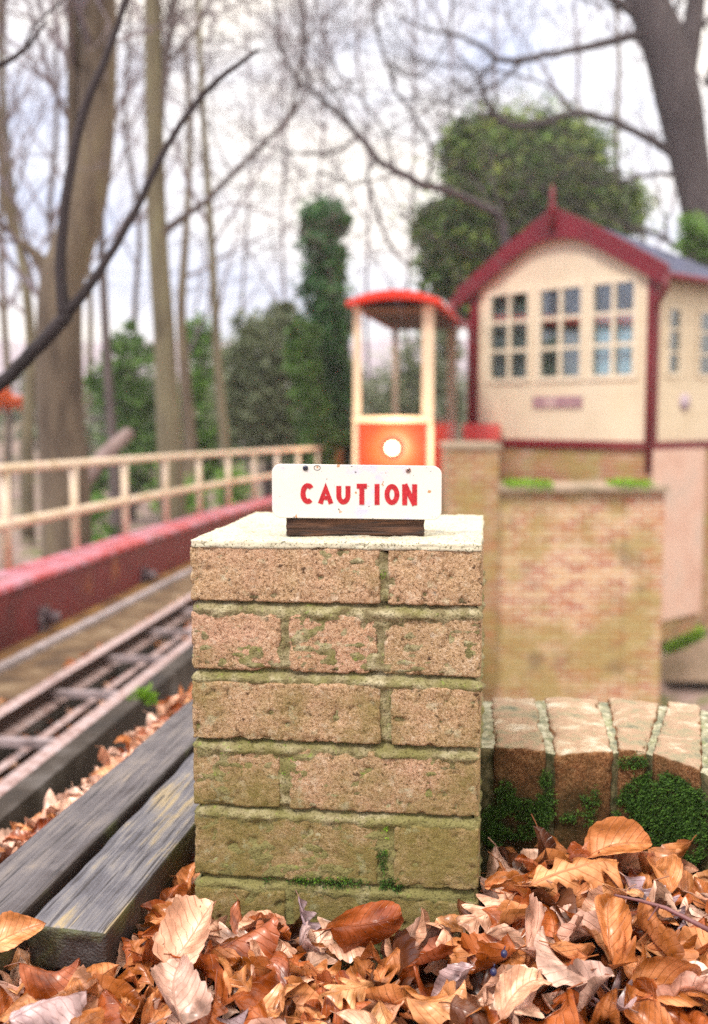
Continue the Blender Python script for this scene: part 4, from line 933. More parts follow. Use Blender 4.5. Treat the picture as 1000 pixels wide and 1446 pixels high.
tree('large beech with a thick forked brown trunk behind the near end of the handrail',
     [[(95, 800, 70), (92, 680, 68), (86, 600, 66), (84, 520, 64), (84, 450, 62), (88, 395, 60), (102, 350, 58), (120, 290, 56), (133, 210, 52), (138, 120, 50), (139, 30, 50), (136, -60, 48), (130, -160, 44)],
      [(84, 430, 36), (66, 380, 20), (40, 350, 12), (20, 330, 12), (5, 250, 10), (-10, 120, 8)], [(112, 330, 26), (104, 240, 18), (104, 120, 18), (103, 20, 16), (100, -80, 14)]], 9.0, M_bark, 7, trunk_n=3)
tree('tall straight greenish trunk, second thickest, right of the forked beech',
     [[(245, 760, 40), (240, 640, 36), (236, 560, 32), (232, 470, 30), (226, 390, 28), (221, 300, 27), (219, 200, 25), (217, 100, 24), (216, 0, 23), (214, -120, 20)],
      [(224, 345, 16), (242, 318, 12), (290, 285, 9), (340, 235, 8), (390, 185, 6), (425, 145, 5)], [(222, 210, 14), (232, 110, 10), (245, 20, 9), (262, -60, 7)]], 12.0, M_barkg, 5, trunk_n=1, mt2=M_barkp)
tree('slender bare tree leaning slightly right beside the second thickest trunk', [[(322, 740, 16), (318, 640, 14), (308, 520, 12), (302, 400, 11), (296, 300, 10), (288, 180, 9), (282, 60, 7), (280, -60, 5)], [(300, 330, 7), (262, 250, 5), (240, 180, 4)]], 15.0, M_barkg, 6)
tree('thin pole like tree between the forked beech and the second trunk', [[(165, 760, 18), (160, 640, 15), (152, 520, 13), (146, 400, 11), (143, 300, 9), (148, 180, 8), (152, 50, 7), (150, -80, 5)]], 17.0, M_barkp, 7)
tree('thin leaning tree at the far left of the view', [[(40, 760, 20), (38, 620, 18), (44, 500, 15), (36, 400, 13), (20, 300, 11), (8, 180, 9), (0, 50, 8), (-5, -80, 6)]], 16.0, M_barkg, 7)
tree('bare tree standing in front of the round evergreen shrub', [[(272, 750, 24), (270, 640, 20), (262, 540, 17), (256, 440, 13), (262, 340, 10), (268, 200, 8), (262, 60, 6)]], 18.0, M_bark, 6)

# dark overhanging bough, its tree stands out of frame on the left
def over(cr, ends):
    pix_limb(cr, [(92, 447, 20), (86, 390, 16), (88, 330, 15), (96, 262, 14), (116, 165, 13), (146, 90, 11), (168, 30, 9), (184, -20, 8), (200, -80, 7)], 3.6, 8, .25)
    pix_limb(cr, [(94, 442, 19), (120, 412, 15), (152, 365, 12), (190, 300, 11), (226, 225, 10), (262, 165, 9), (300, 120, 9), (338, 90, 7), (366, 70, 5)], 3.6, 8, .25)
    pix_limb(cr, [(-190, 250, 14), (-90, 160, 12), (-30, 105, 9), (8, 88, 8), (34, 70, 7), (52, 48, 5), (66, 30, 3)], 3.6, 8, .2)
    pix_limb(cr, [(34, 70, 3), (46, 40, 2.5), (80, 8, 2), (110, -20, 2)], 3.6, 6, .2)
tree('near dark bare bough forking in two across the trunks at the left',
     [[(-260, 1000, 60), (-230, 700, 52), (-190, 250, 46), (-160, -150, 40)], [(-236, 735, 30), (-140, 640, 22), (-60, 582, 18), (0, 542, 20), (34, 508, 20), (66, 478, 20), (95, 443, 20)]], 3.6, M_barkd, 0, extra=over, mt2=M_barkd)

# big tree on the right
def rtwigs(cr, ends): pass
tree('large dark oak with spreading bare boughs behind the signal box',
     [[(1010, 420, 58), (996, 330, 52), (985, 280, 50), (972, 215, 54), (958, 140, 62), (940, 70, 60), (918, 10, 56), (895, -60, 50), (880, -140, 40)],
      [(958, 130, 40), (975, 60, 30), (985, -20, 26), (990, -100, 22)],
      [(962, 225, 20), (938, 208, 14), (905, 190, 11), (860, 170, 10), (815, 160, 10), (770, 172, 10), (730, 178, 9), (705, 168, 9), (690, 150, 9), (680, 120, 5), (650, 80, 3)],
      [(935, 60, 26), (900, 50, 14), (850, 62, 12), (800, 72, 10), (740, 84, 9), (702, 84, 8), (680, 66, 7), (645, 50, 5), (600, 40, 4), (560, 20, 3)],
      [(1000, 120, 14), (1020, 60, 16)], [(970, 250, 10), (930, 246, 6), (880, 255, 5), (830, 262, 4)],
      [(1000, 330, 16), (960, 352, 8), (930, 330, 6), (880, 318, 5)],
      [(900, 20, 18), (850, -10, 12), (800, -40, 10)], [(740, 84, 7), (700, 120, 5), (660, 130, 4), (640, 110, 3)], [(815, 160, 6), (770, 120, 4), (700, 100, 3)]], 22.0, M_barko, 4, mt2=M_barko)
# tree whose long bough crosses the middle of the sky
tree('bare tree behind the evergreens with a long bough sloping up to the left',
     [[(730, 640, 22), (728, 500, 20), (722, 420, 18), (712, 330, 14), (706, 305, 12)],
      [(706, 305, 12), (670, 285, 11), (630, 268, 11), (600, 262, 12), (565, 244, 11), (535, 226, 10), (505, 190, 9), (480, 165, 8), (446, 132, 7), (425, 118, 7), (400, 80, 5), (390, 20, 5), (384, -40, 4)],
      [(532, 225, 6), (520, 250, 5), (535, 310, 5), (552, 350, 4.5), (580, 378, 4)],
      [(505, 192, 5), (470, 215, 5), (420, 216, 4), (390, 210, 3.5), (350, 190, 3)],
      [(600, 262, 6), (610, 215, 5), (590, 170, 4.5), (560, 130, 5), (545, 85, 4.5), (530, 30, 5), (532, -40, 4)],
      [(440, 128, 5), (430, 90, 5), (432, 40, 5), (420, -30, 4)], [(565, 244, 5), (500, 260, 3), (450, 240, 3)], [(545, 85, 4), (590, 110, 4), (630, 60, 3), (640, 0, 3)]], 19.0, M_barko, 3, mt2=M_barko)
# further bare trees filling the wood
specs = [(12, 26, 15, 'behind the near dark bough'), (75, 30, 14, 'far behind the forked beech'), (125, 34, 13, 'far off beyond the forked beech'), (190, 24, 12, 'next to the green second trunk'), (345, 28, 12, 'over the round evergreen shrub'), (395, 26, 12, 'left of the ivy clad tree'),
         (440, 34, 14, 'behind the ivy clad tree'), (520, 30, 13, 'seen through the tram windows'), (575, 36, 13, 'beyond the tram roof'), (640, 33, 13, 'between tram and signal box'), (700, 40, 14, 'above the signal box roof'), (820, 38, 14, 'behind the evergreen above the roof ridge'), (890, 34, 13, 'left of the dark oak'), (965, 40, 15, 'behind the dark oak'), (1040, 32, 15, 'beyond the signal box side wall')]
for i, (px, Y, wd, where) in enumerate(specs):
    dx = random.uniform(-30, 30); pts = []; wd = wd * (.42 if 330 < px < 860 else .75)
    for k in range(8):
        t = k / 7; pts.append((px + dx * t + random.gauss(0, 5), 700 - 900 * t, wd * (1 - .6 * t)))
    lim = [pts]
    for k in range(5):
        j = random.randint(2, 5); x, y, w_ = pts[j]; s = random.choice((-1, 1)); lim.append([(x, y, w_ * .6), (x + s * 40, y - 70, w_ * .45), (x + s * random.uniform(60, 120), y - 180, w_ * .35), (x + s * random.uniform(80, 170), y - 300, w_ * .2)])
    tree('distant bare tree ' + where, lim, Y, random.choice((M_barkp, M_bark, M_barkg)) if not 330 < px < 860 else M_twig, 3, tdepth=2, group='bare trees standing in the wood')

# evergreens
def foliage_mat(name, stops):
    m, n, l, b = newmat(name); g_ = n.new('ShaderNodeNewGeometry'); v = objco(n, l); t = noise(n, l, .9, 4, .6, v)
    c = ramp(n, stops); l.new(math_(n, l, 'ADD', math_(n, l, 'MULTIPLY', g_.outputs['Random Per Island'], .5), math_(n, l, 'MULTIPLY', t.outputs[0], .55)), c.inputs[0])
    l.new(c.outputs[0], b.inputs['Base Color']); b.inputs['Roughness'].default_value = .6
    tr = n.new('ShaderNodeBsdfTranslucent'); l.new(c.outputs[0], tr.inputs[0]); mm = n.new('ShaderNodeMixShader'); mm.inputs[0].default_value = .3
    l.new(b.outputs[0], mm.inputs[1]); l.new(tr.outputs[0], mm.inputs[2]); l.new(mm.outputs[0], n['Material Output'].inputs[0]); return m
M_ever = foliage_mat('evergreen_leaves', [(.2, (.03, .07, .02)), (.42, (.09, .18, .05)), (.62, (.24, .36, .09)), (.84, (.58, .62, .20))])
M_ivy = foliage_mat('ivy_leaves', [(.15, (.03, .08, .04)), (.5, (.08, .20, .08)), (.75, (.16, .32, .10)), (.95, (.30, .48, .14))])
M_bright = foliage_mat('bright_leaves', [(.15, (.07, .15, .03)), (.5, (.16, .30, .05)), (.9, (.34, .52, .10))])
M_mid = foliage_mat('mid_green_leaves', [(.15, (.05, .10, .03)), (.5, (.12, .22, .05)), (.9, (.26, .42, .10))])
M_shrub = foliage_mat('shrub_leaves', [(.15, (.11, .14, .08)), (.5, (.24, .28, .16)), (.9, (.42, .45, .30))])
def foliage(mb, blobs, Y, n, size, clump=True):
    blobs = list(blobs)
    if len(blobs) > 3:
        for (cx, cy, rx, ry) in list(blobs):
            for _ in range(3):
                a = random.uniform(0, 6.28); k_ = random.uniform(.22, .4); blobs.append((cx + rx * .95 * math.cos(a), cy + ry * .95 * math.sin(a), rx * k_, ry * k_))
    tot = sum(b_[2] * b_[3] for b_ in blobs)
    for (cx, cy, rx, ry) in blobs:
        c = at(cx, cy, Y); ax = rx * Y / F; az = ry * Y / F; ay = (ax + az) / 2
        k = int(n * rx * ry / tot)
        ncl = max(8, k // 22)
        for _ in range(ncl):
            u = Vector([random.gauss(0, 1) for _ in range(3)]).normalized() * random.uniform(.45, 1.12)
            cc_ = c + Vector((u.x * ax, u.y * ay, u.z * az)) ; sp = min(ax, az) * random.uniform(.10, .34)
            for _ in range(22):
                p = cc_ + Vector([random.gauss(0, sp) for _ in range(3)]); d = Vector([random.gauss(0, 1) for _ in range(3)]).normalized(); s = d.orthogonal().normalized(); L = size * random.uniform(.6, 1.4)
                mb.add([p, p + d * L * .5 + s * L * .3, p + d * L, p + d * L * .5 - s * L * .3], [(0, 1, 2, 3)])
def evergreen(nm, lab, cat, blobs, Y, n, size, mt, trunk, group=None, tm=None):
    base = at(trunk[0], 650, Y); t_ = thing(nm, lab, cat, (base.x, Y, terrain(base.x, Y)), group); mb = MB()
    top = at(trunk[0] + trunk[3], trunk[1], Y); r_ = trunk[2] / 2 * Y / F; g0 = Vector((base.x, Y, terrain(base.x, Y) - .1)); mb.tube([g0, g0.lerp(top, .3), g0.lerp(top, .6) + Vector((.1, 0, 0)), top], [r_ * 1.2, r_, r_ * .8, r_ * .3], 9)
    for bl in blobs[:6]: 
        c = at(bl[0], bl[1], Y); st_ = g0.lerp(top, min(.9, max(.1, (c.z - g0.z) * .7 / max(.1, top.z - g0.z)))); mb.tube([st_, st_.lerp(c, .5) + Vector((0, .1, -.05)), c], [r_ * .45, r_ * .3, r_ * .1], 6)
    mb.build('trunk', tm or M_barkp, t_); fb = MB(); foliage(fb, blobs, Y, n, size); fb.build('crown', mt, t_); return t_
evergreen('evergreen_tree', 'broad rounded evergreen tree rising behind the signal box roof', 'tree', [(745, 250, 95, 75), (690, 230, 50, 55), (800, 235, 50, 55), (650, 340, 52, 60), (720, 330, 75, 65), (625, 385, 30, 30), (800, 330, 70, 50), (870, 300, 42, 38), (705, 200, 35, 28), (775, 195, 45, 25), (680, 400, 50, 40)], 25, 62000, .17, M_ever, (740, 260, 40, 0))
evergreen('ivy_clad_tree', 'narrow tree trunk wrapped in dark ivy left of the tram', 'tree', [(452, 302, 26, 24), (474, 312, 16, 18), (450, 345, 22, 32), (468, 368, 18, 26), (456, 410, 28, 38), (474, 445, 20, 30), (466, 485, 26, 42), (474, 540, 24, 46), (466, 600, 28, 46), (470, 655, 28, 40)], 18, 17000, .10, M_ivy, (466, 300, 16, -8), tm=M_bark)
evergreen('laurel_bush', 'bright green leafy bush against the left side of the ivy clad tree', 'bush', [(430, 470, 16, 22), (430, 530, 20, 40), (440, 600, 26, 50), (420, 500, 12, 20), (455, 650, 30, 40)], 17.2, 4200, .09, M_mid, (440, 480, 8, 0))
evergreen('evergreen_shrub', 'large round dull green shrub left of the bright bush', 'bush', [(380, 490, 50, 50), (370, 560, 56, 60), (390, 620, 48, 40), (345, 520, 25, 40), (395, 450, 24, 18)], 20, 10000, .11, M_shrub, (378, 500, 14, 0))
evergreen('holly_bush', 'green holly bush behind the two thick trunks', 'bush', [(190, 520, 30, 40), (175, 570, 36, 40), (200, 610, 44, 30), (150, 540, 20, 36), (190, 650, 50, 40), (120, 700, 30, 60), (180, 480, 18, 20)], 20, 8000, .10, M_mid, (185, 520, 10, 0))
evergreen('leafy_sapling', 'small light green sapling between the second trunk and slender tree', 'bush', [(290, 520, 22, 50), (288, 590, 28, 50), (262, 600, 20, 60), (300, 640, 30, 40), (280, 470, 14, 26)], 21, 5000, .10, M_bright, (288, 500, 6, 0))
evergreen('evergreen_bush', 'bright green sprays of leaves beside the oak trunk above the side roof', 'bush', [(985, 325, 24, 20), (970, 345, 16, 14), (1010, 345, 26, 30)], 20, 2600, .10, M_bright, (1000, 350, 8, 0))
evergreen('ivy_bush', 'low dark green bush beyond the tram', 'bush', [(560, 560, 40, 40), (600, 500, 34, 60), (635, 520, 20, 70), (540, 620, 50, 30)], 29, 5000, .14, M_shrub, (590, 520, 10, 0))
evergreen('undergrowth_bush', 'low bush on the slope beyond the handrail, right of the forked beech', 'bush', [(140, 740, 16, 40), (330, 690, 26, 30), (250, 700, 40, 30)], 14, 2600, .07, M_bright, (240, 690, 6, 0))
ug = MB()
for _ in range(110):
    Y = random.uniform(30, 60); px = random.uniform(-60, 660); foliage(ug, [(px, 600 + random.uniform(-55, 34), random.uniform(16, 46), random.uniform(16, 54))], Y, 380, .22)
M_und = foliage_mat('undergrowth_leaves', [(.15, (.14, .13, .12)), (.42, (.28, .25, .24)), (.56, (.20, .27, .15)), (.7, (.30, .36, .22)), (.85, (.42, .38, .38))])  # greyed stops carry distance haze in the leaf colours
tag(ug.build('undergrowth', M_und), 'brown and green woodland undergrowth below the distant bank', 'undergrowth', kind='stuff')
# fallen log, orange patch
lg = MB(); P_ = [at(110, 690, 11), at(150, 640, 11.4), at(182, 612, 11.8)]; P_[0].z = terrain(P_[0].x, 11) ; lg.tube([at(96, 712, 10.8), P_[1] - Vector((.1, 0, .12)), P_[1], P_[2]], [.09, .09, .085, .075], 10)
tag(lg.build('fallen_log', simple('pink_grey_bark', [(.3, (.20, .14, .13)), (.7, (.36, .27, .26))], 5, .8, .4, .01)), 'bare pinkish log leaning up behind the handrail', 'log')
ob = MB(); evb = at(8, 566, 24); foliage(ob, [(4, 566, 24, 11)], 24, 700, .12)
M_orl = foliage_mat('orange_leaves', [(.2, (.55, .12, .03)), (.8, (.85, .28, .08))])
og = thing('autumn_shrub', 'small shrub with orange leaves under the near dark bough', 'bush', (evb.x, 24, terrain(evb.x, 24))); ob.build('crown', M_orl, og)
mb = MB(); mb.tube([Vector((evb.x, 24, terrain(evb.x, 24) - .1)), evb + Vector((.1, 0, -.6)), evb], [.05, .04, .02], 7); mb.build('trunk', M_barkp, og)

# ------------------------------------------------------------------ thin winter haze
hm = MB(); hm.box(-335, 335, -75, 425, -7, 40); M_hz = bpy.data.materials.new('thin_haze'); M_hz.use_nodes = True; hn = M_hz.node_tree.nodes; hn.clear()
ho = hn.new('ShaderNodeOutputMaterial'); hv = hn.new('ShaderNodeVolumePrincipled'); hv.inputs['Color'].default_value = (.95, .93, .96, 1); hv.inputs['Density'].default_value = .0012; M_hz.node_tree.links.new(hv.outputs[0], ho.inputs['Volume'])
tag(hm.build('haze', M_hz), 'pale winter haze filling the wood', 'haze', kind='stuff')
# ------------------------------------------------------------------ leaves
def leaf_mesh(kind, seed):
    rnd = random.Random(seed); mb = MB(); mb.uv = []
    nu, nv = (34, 8) if kind == 'oak' else (22, 7)
    L = 1.0; W = {'beech': .30, 'hornbeam': .24, 'oak': .34, 'round': .44, 'shrivelled': .27}[kind]
    bend = rnd.choice((-1, 1)) * rnd.uniform(.5, 1.9) if kind != 'round' else rnd.uniform(-.6, .6); cup = rnd.choice((-1, 1)) * rnd.uniform(.5, 1.7); tw = rnd.uniform(-.9, .9); edge = rnd.uniform(-.35, .5); wav = rnd.uniform(.006, .022); sk = rnd.uniform(-.12, .12)
    if kind == 'shrivelled': bend *= 1.6; cup *= 2; wav *= 2; tw *= 1.6
    ph = rnd.uniform(0, 6.28); rows = []
    # spine integrated along its bend
    px_, pz_, a = 0.0, 0.0, -bend * .5; spine = [(0, 0, a)]
    for i in range(nu):
        a += bend / nu * (1 + .6 * math.sin(ph + i * .4)); px_ += math.cos(a) / nu; pz_ += math.sin(a) / nu; spine.append((px_, pz_, a))
    for i in range(nu + 1):
        u = i / nu
        if kind == 'oak':
            w_ = W * (math.sin(math.pi * min(1, u ** .9 * .97 + .02)) ** .6) * (.30 + .70 * u ** .5) * (.70 + .42 * math.cos(u * 2 * math.pi * 4.2 + 2.6)) * 1.2
        elif kind == 'round':
            w_ = W * max(0, math.sin(math.pi * (u ** .72))) ** .55 * (1 + .06 * math.sin(u * 40)) * (1.06 - .25 * u)
        else:
            w_ = W * max(0, math.sin(math.pi * (u ** .88))) ** .82 * (1 + .035 * math.sin(u * 2 * math.pi * 9))
        w_ = max(.003, w_)
        sx, sz, sa = spine[i]
        for j in range(-nv, nv + 1):
            v = j / nv; x = sk * math.sin(math.pi * u) + 0; y = v * w_
            cang = cup * v * w_ * 2.2 * (.6 + .6 * math.sin(math.pi * u))
            yy = y * (1 - .16 * abs(cang)); zz = abs(v) ** 1.6 * w_ * math.sin(max(-1.3, min(1.3, cup))) * .9
            zz += edge * abs(v) ** 4 * w_ * .8 * math.sin(u * 7 + ph + (2 if v > 0 else 0))
            zz += wav * math.sin((u * 9 - abs(v) * 1.6) * 2 * math.pi * .5 + ph) * abs(v) ** .7
            zz += .035 * mnoise.noise(Vector((u * 2.6 + seed, v * 1.8, seed * .37))) + .006 * mnoise.noise(Vector((u * 9 + seed, v * 7, seed)))
            if kind == 'shrivelled': zz += .09 * mnoise.noise(Vector((u * 5, v * 4, seed * 1.3)))
            ta = tw * (u - .5) * 1.3; y2 = yy * math.cos(ta) - zz * math.sin(ta); z2 = yy * math.sin(ta) + zz * math.cos(ta)
            fwd_ = (abs(v) * w_ * .35 if kind == 'oak' else (.02 * math.sin(u * 60) if kind == 'round' else 0))
            X = sx - z2 * math.sin(sa) + fwd_ * math.cos(sa); Z = sz + z2 * math.cos(sa)
            mb.v.append((X - .5, y2 + x, Z)); mb.uv.append((u, v * .5 * min(1, w_ / W) + .5))
    K = 2 * nv + 1
    holes = set()
    for i in range(nu):
        for j in range(K - 1):
            mb.f.append((i * K + j, i * K + j + 1, (i + 1) * K + j + 1, (i + 1) * K + j))
    # stalk
    x0_, _, z0_ = mb.v[nv]; st = len(mb.v); sl = rnd.uniform(.08, .3); cv = rnd.uniform(-.5, .5)
    for i in range(5):
        t = i / 4
        for k in range(3):
            a = k * 2.09; mb.v.append((x0_ - sl * t + .01, mb.v[nv][1] + .010 * math.cos(a) + cv * .1 * t * t, z0_ + .010 * math.sin(a) + .1 * cv * t)); mb.uv.append((0.0, .5))
    for i in range(4):
        for k in range(3): mb.f.append((st + i * 3 + k, st + i * 3 + (k + 1) % 3, st + (i + 1) * 3 + (k + 1) % 3, st + (i + 1) * 3 + k))
    zmin = sum(v_[2] for v_ in mb.v) / len(mb.v); mb.v = [(a_, b_, c_ - zmin) for a_, b_, c_ in mb.v]; mb.sm = [True] * len(mb.f)
    return mb
KINDS = ['beech'] * 12 + ['hornbeam'] * 5 + ['oak'] * 4 + ['round'] * 3 + ['shrivelled'] * 5
PROTO = [(k, leaf_mesh(k, 100 + i)) for i, k in enumerate(KINDS)]
PM_CACHE = {}
def proto_mesh(i, colr):
    if (i, colr) not in PM_CACHE:
        mb = PROTO[i][1]; me = bpy.data.meshes.new('fallen_leaf'); me.from_pydata(mb.v, [], mb.f); me.polygons.foreach_set('use_smooth', mb.sm)
        l_ = me.uv_layers.new(name='UVMap'); vi = [0] * len(me.loops); me.loops.foreach_get('vertex_index', vi); l_.data.foreach_set('uv', [c for q in vi for c in mb.uv[q]])
        me.materials.append(LM[colr]); PM_CACHE[(i, colr)] = me
    return PM_CACHE[(i, colr)]
PMI = PM.inverted()
def in_plank(x, y, m_=.0):
    p = Vector((x, y, 0))
    for (o_, a, b_, d, sd_, W) in (pk1, pk2):
        q = p - Vector((a.x, a.y, 0)); u = q.dot(sd_); v_ = q.dot(d); sk = (b_ - a).dot(d)
        if -m_ < u < W + m_ and v_ > -m_ + min(0, sk): return True
    return False
def wall_front_y(x):
    for i in range(len(FR) - 1):
        if FR[i].x <= x <= FR[i + 1].x: t = (x - FR[i].x) / (FR[i + 1].x - FR[i].x); return FR[i].y + t * (FR[i + 1].y - FR[i].y)
    return FR[0].y if x < FR[0].x else FR[-1].y
def pile(x, y):
    z = -.012 + .012 * fbm((x, y, 0), 6, 2, 3)
    if x > .12: dW = wall_front_y(x) - y; z += .040 * sstep(.34, .10, dW) - .022 * sstep(.09, .03, dW) * sstep(.12, .2, x) + .02 * sstep(.12, .3, x)
    q = PMI @ Vector((x, y, 0)); 
    if -.1 < q.x < PW + .1: z += .012 * sstep(-.14, -.02, q.y)
    if x < -.14: z += .0
    return z
HG = {}
def hg(x, y): return HG.get((int(x / .02), int(y / .02)), 0.0)
def bumpg(x, y, r_, dz):
    k = int(r_ / .02); cx, cy = int(x / .02), int(y / .02)
    for i in range(-k, k + 1):
        for j in range(-k, k + 1):
            if i * i + j * j <= k * k: HG[(cx + i, cy + j)] = HG.get((cx + i, cy + j), 0) + dz
def ok(x, y, m_):
    q = PMI @ Vector((x, y, 0))
    if -m_ < q.x < PW + m_ and -m_ < q.y < PD + m_: return False
    if x > .1 and y > wall_front_y(x) - m_ * .8: return False
    if in_plank(x, y, m_ * .55): return False
    return True
def colour():
    r_ = random.random(); return 'orange' if r_ < .38 else 'tan' if r_ < .65 else 'russet' if r_ < .88 else 'dark' if r_ < .96 else 'lilac'
def region(x, y):
    if x > .16: return 'in the pile below the low mossy wall'
    if x < -.19: return 'by the sawn ends of the planks' if y < 1.25 else 'beside the planks'
    return 'in front of the brick pier'
# the buried mass of the litter: one object per colour family
def add_leaf(mb, i, M_):
    src = PROTO[i][1]; o = len(mb.v); mb.v.extend((M_ @ Vector(v_)).to_tuple() for v_ in src.v); mb.f.extend(tuple(k + o for k in f_) for f_ in src.f); mb.sm.extend(src.sm); mb.uv.extend(src.uv)
def leafM(x, y, z, size, tilt, sx=1):
    rz_ = random.uniform(0, 6.28); e_ = Matrix.Rotation(random.gauss(0, tilt), 4, 'X') @ Matrix.Rotation(random.gauss(0, tilt), 4, 'Y') @ Matrix.Rotation(rz_, 4, 'Z')
    if random.random() < .5: e_ = e_ @ Matrix.Rotation(math.pi, 4, 'X')
    return Matrix.Translation((x, y, z)) @ e_ @ Matrix.Diagonal((size, size, size, 1))
lit = {c: MB() for c in LM}
for m_ in lit.values(): m_.uv = []
cnt = 0; tries = 0
while cnt < 620 and tries < 9000:
    tries += 1; x = random.uniform(-.62, .70); y = random.uniform(.78, 1.36)
    if not ok(x, y, .02): continue
    add_leaf(lit[random.choice(('russet', 'dark', 'orange', 'russet', 'dark'))], random.randrange(len(PROTO)), leafM(x, y, pile(x, y) - .020 + random.uniform(-.008, .006), random.uniform(.05, .08), .28)); cnt += 1  # mostly dark colours, painting in the shade of gaps between top leaves
# between planks and rails, and in the gap of the planks
pd = pk1[3]; ps = pk1[4]
def strip(n_, u0, u1, v0, v1, zf, s0, s1, tilt=.4, cset=('orange', 'tan', 'russet', 'tan')):
    o_ = Vector((pk2[1].x, pk2[1].y, 0))
    for _ in range(n_):
        u = random.uniform(u0, u1); v_ = random.uniform(v0, v1); p = o_ + ps * u + pd * v_
        add_leaf(lit[random.choice(cset)], random.randrange(len(PROTO)), leafM(p.x, p.y, zf(u, v_), random.uniform(s0, s1), tilt))
W2 = pk2[5]
gapw = (Vector((pk1[1].x, pk1[1].y, 0)) - Vector((pk2[1].x, pk2[1].y, 0))).dot(ps)
strip(520, -.135, -.005, -.1, 2.3, lambda u, v_: .0 + u * .5 + random.uniform(-.02, .025), .04, .07)
strip(120, W2 + .008, gapw - .008, .0, 2.0, lambda u, v_: .0 + random.uniform(-.03, .005), .03, .05, .6)
for i in range(260):   # leaves caught between the rails
    s = random.uniform(2.5, 8); p = tp(s, random.uniform(1.28, 1.85), 1.13); add_leaf(lit[random.choice(('orange', 'tan', 'russet'))], random.randrange(len(PROTO)), leafM(p.x, p.y, p.z + random.uniform(0, .03), random.uniform(.04, .07), .4))
for c, mb in lit.items():
    if mb.v: tag(mb.build('leaf_litter', LM[c]), 'deep litter of ' + LNAME[c] + ' fallen leaves around the pier and planks', 'leaf litter', kind='stuff')

# single leaves lying on top
NL = 0
def place(i, colr, M_, lab=None, grp=True):
    global NL
    o_ = bpy.data.objects.new('fallen_leaf', proto_mesh(i, colr)); COL.objects.link(o_); o_.matrix_world = M_; NL += 1
    x, y = M_.translation.x, M_.translation.y; kn = PROTO[i][0]
    if lab: tag(o_, lab, 'leaf')
    else:
        kk = {'round': 'broad', 'shrivelled': 'shrivelled', 'beech': 'oval', 'hornbeam': 'narrow', 'oak': 'lobed oak'}[kn]
        tag(o_, LNAME[colr] + ' ' + kk + ' leaf ' + region(x, y), 'leaf', LNAME[colr] + ' ' + kk + ' leaves ' + region(x, y))
    return o_
cells = []
tries = 0
while len(cells) < 284 and tries < 30000:
    tries += 1; x = random.uniform(-.46, .52); y = random.uniform(.95, 1.34)
    sz_ = random.uniform(.052, .088)
    if not ok(x, y, sz_ * .42): continue
    if any((x - a) ** 2 + (y - b_) ** 2 < (.0192) ** 2 for a, b_ in cells): continue
    cells.append((x, y)); i = random.randrange(len(PROTO)); z = pile(x, y) + min(.045, hg(x, y)) + .002
    place(i, colour(), leafM(x, y, z, sz_ * (1.1 if PROTO[i][0] == 'oak' else 1), .52)); bumpg(x, y, sz_ * .45, .0058)
# the leaves one can pick out
def pick(kind, k=0): return [i for i, q in enumerate(PROTO) if q[0] == kind][k]
def special(px, py, z, kind, k, colr, size, rx, ry, rz, lab):
    p = onz(px, py, z); M_ = Matrix.Translation(p) @ Matrix.Rotation(R(rx), 4, 'X') @ Matrix.Rotation(R(ry), 4, 'Y') @ Matrix.Rotation(R(rz), 4, 'Z') @ Matrix.Diagonal((size, size, size, 1)); place(pick(kind, k), colr, M_, lab)
special(268, 1312, .045, 'round', 0, 'tan', .080, 38, -10, 60, 'big crumpled pale leaf with dark veins leaning on the pier foot')
special(258, 1392, .035, 'round', 1, 'lilac', .074, 22, 8, 100, 'toothed pinkish lilac leaf below the big crumpled pale leaf')
special(525, 1302, .040, 'beech', 3, 'russet', .088, 58, 0, 10, 'big russet leaf standing upright against the middle of the pier')
special(812, 1232, .075, 'oak', 0, 'orange', .115, 28, 5, 20, 'large lobed oak leaf lying flat below the low wall')
special(880, 1188, .090, 'beech', 1, 'orange', .085, 35, -10, 5, 'glossy orange leaf on top of the pile touching the wall moss')
special(748, 1400, .030, 'hornbeam', 1, 'tan', .080, 12, 0, 40, 'long pale ribbed leaf at the bottom of the pile')
special(870, 1300, .060, 'hornbeam', 2, 'orange', .085, 30, 10, 80, 'narrow orange leaf pointing down under the purple twig')
special(70, 1425, .035, 'round', 2, 'lilac', .072, 10, 0, 30, 'bluish lilac leaf below the sawn plank end')
special(75, 1368, .040, 'beech', 5, 'russet', .062, 15, 0, 5, 'dark glossy leaf just under the sawn plank end')
special(20, 1325, .045, 'beech', 6, 'orange', .068, 35, 0, 30, 'yellow brown veined leaf at the end of the wider plank')
print('single leaves', NL)
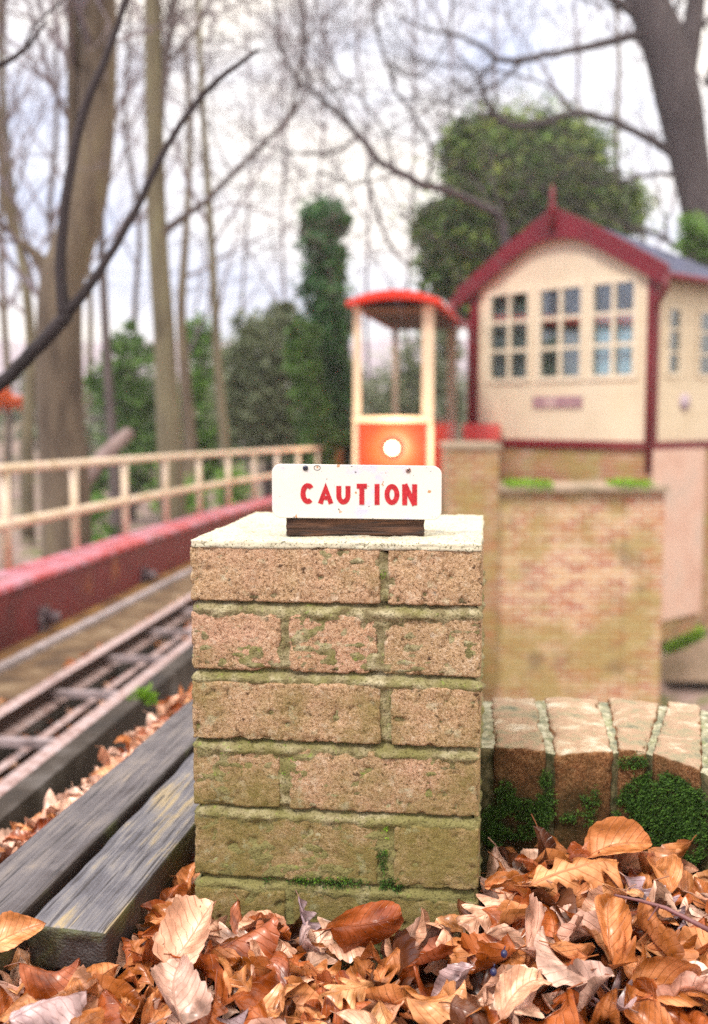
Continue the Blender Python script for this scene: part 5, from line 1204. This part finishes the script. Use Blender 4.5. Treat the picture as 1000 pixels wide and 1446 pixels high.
# twig and berries
M_ptw = simple('purple_twig', [(.3, (.16, .06, .06)), (.7, (.28, .13, .13))], 40, .5, .3, .001)
mb = MB(); mb.tube([onz(868, 1264, .095), onz(905, 1272, .088), onz(940, 1282, .085), onz(968, 1296, .08), onz(1010, 1318, .075)], [.0012, .0018, .0022, .0024, .0026], 7)
mb.tube([onz(930, 1279, .087), onz(915, 1300, .08)], [.001, .0006], 5); tag(mb.build('twig', M_ptw), 'thin purple brown twig lying across the leaves under the wall', 'twig')
m, n, l, b = newmat('blue_berry'); b.inputs['Base Color'].default_value = (.015, .015, .06, 1); b.inputs['Roughness'].default_value = .25; M_berry = m
for (px, py, lab) in ((712, 1347, 'upper of two dark blue berries on the leaves'), (697, 1373, 'lower of two dark blue berries on the leaves')):
    c = onz(px, py, .055); vs = []; nb = 12
    for i in range(7):
        for k in range(nb): a = math.pi * i / 6; vs.append(c + Vector((math.sin(a) * math.cos(2 * math.pi * k / nb) * .9, math.sin(a) * math.sin(2 * math.pi * k / nb), math.cos(a) * 1.1)) * .0038)
    mb = MB(); mb.add(vs, [(i * nb + k, i * nb + (k + 1) % nb, (i + 1) * nb + (k + 1) % nb, (i + 1) * nb + k) for i in range(6) for k in range(nb)], True)
    mb.tube([c + Vector((0, 0, .0045)), c + Vector((.001, 0, .008))], .0006, 5); tag(mb.build('berry', M_berry), lab, 'berry')
# bright clover beside the rail
mb = MB(); pts = []
for (px, py, rx_, ry_) in ((205, 985, 14, 9), (182, 1002, 8, 8), (163, 1018, 7, 5)):
    for _ in range(60):
        p = at(px + random.gauss(0, rx_ * .5), py + random.gauss(0, ry_ * .5), 3.12); pts.append((p, Vector((.1, -.5, 1)).normalized()))
tufts(mb, pts, .022, 3, .009)
pl_ = mb.build('moss_clump', M_mossb); tag(pl_, 'bright green weed growing on the side of the timber edging by the rails', 'plant')

# real-world albedo: every painted or grown surface a little deeper and richer than its ramp
for m in bpy.data.materials:
    if not m.use_nodes or m.name in ('lamp_lit', 'blue_berry'): continue
    for nd in list(m.node_tree.nodes):
        if nd.type in ('BSDF_PRINCIPLED', 'BSDF_TRANSLUCENT'):
            sk = nd.inputs['Base Color'] if nd.type == 'BSDF_PRINCIPLED' else nd.inputs['Color']
            if sk.links:
                src = sk.links[0].from_socket; gm_ = m.node_tree.nodes.new('ShaderNodeGamma'); gm_.inputs[1].default_value = 1.0 if 'cream' in m.name else 1.2 if 'bark' in m.name else 1.2 if m.name == 'pier_brick' else 1.25 if m.name.startswith(('leaf_', 'pier_')) else 1.35
                m.node_tree.links.new(src, gm_.inputs[0]); m.node_tree.links.new(gm_.outputs[0], sk)
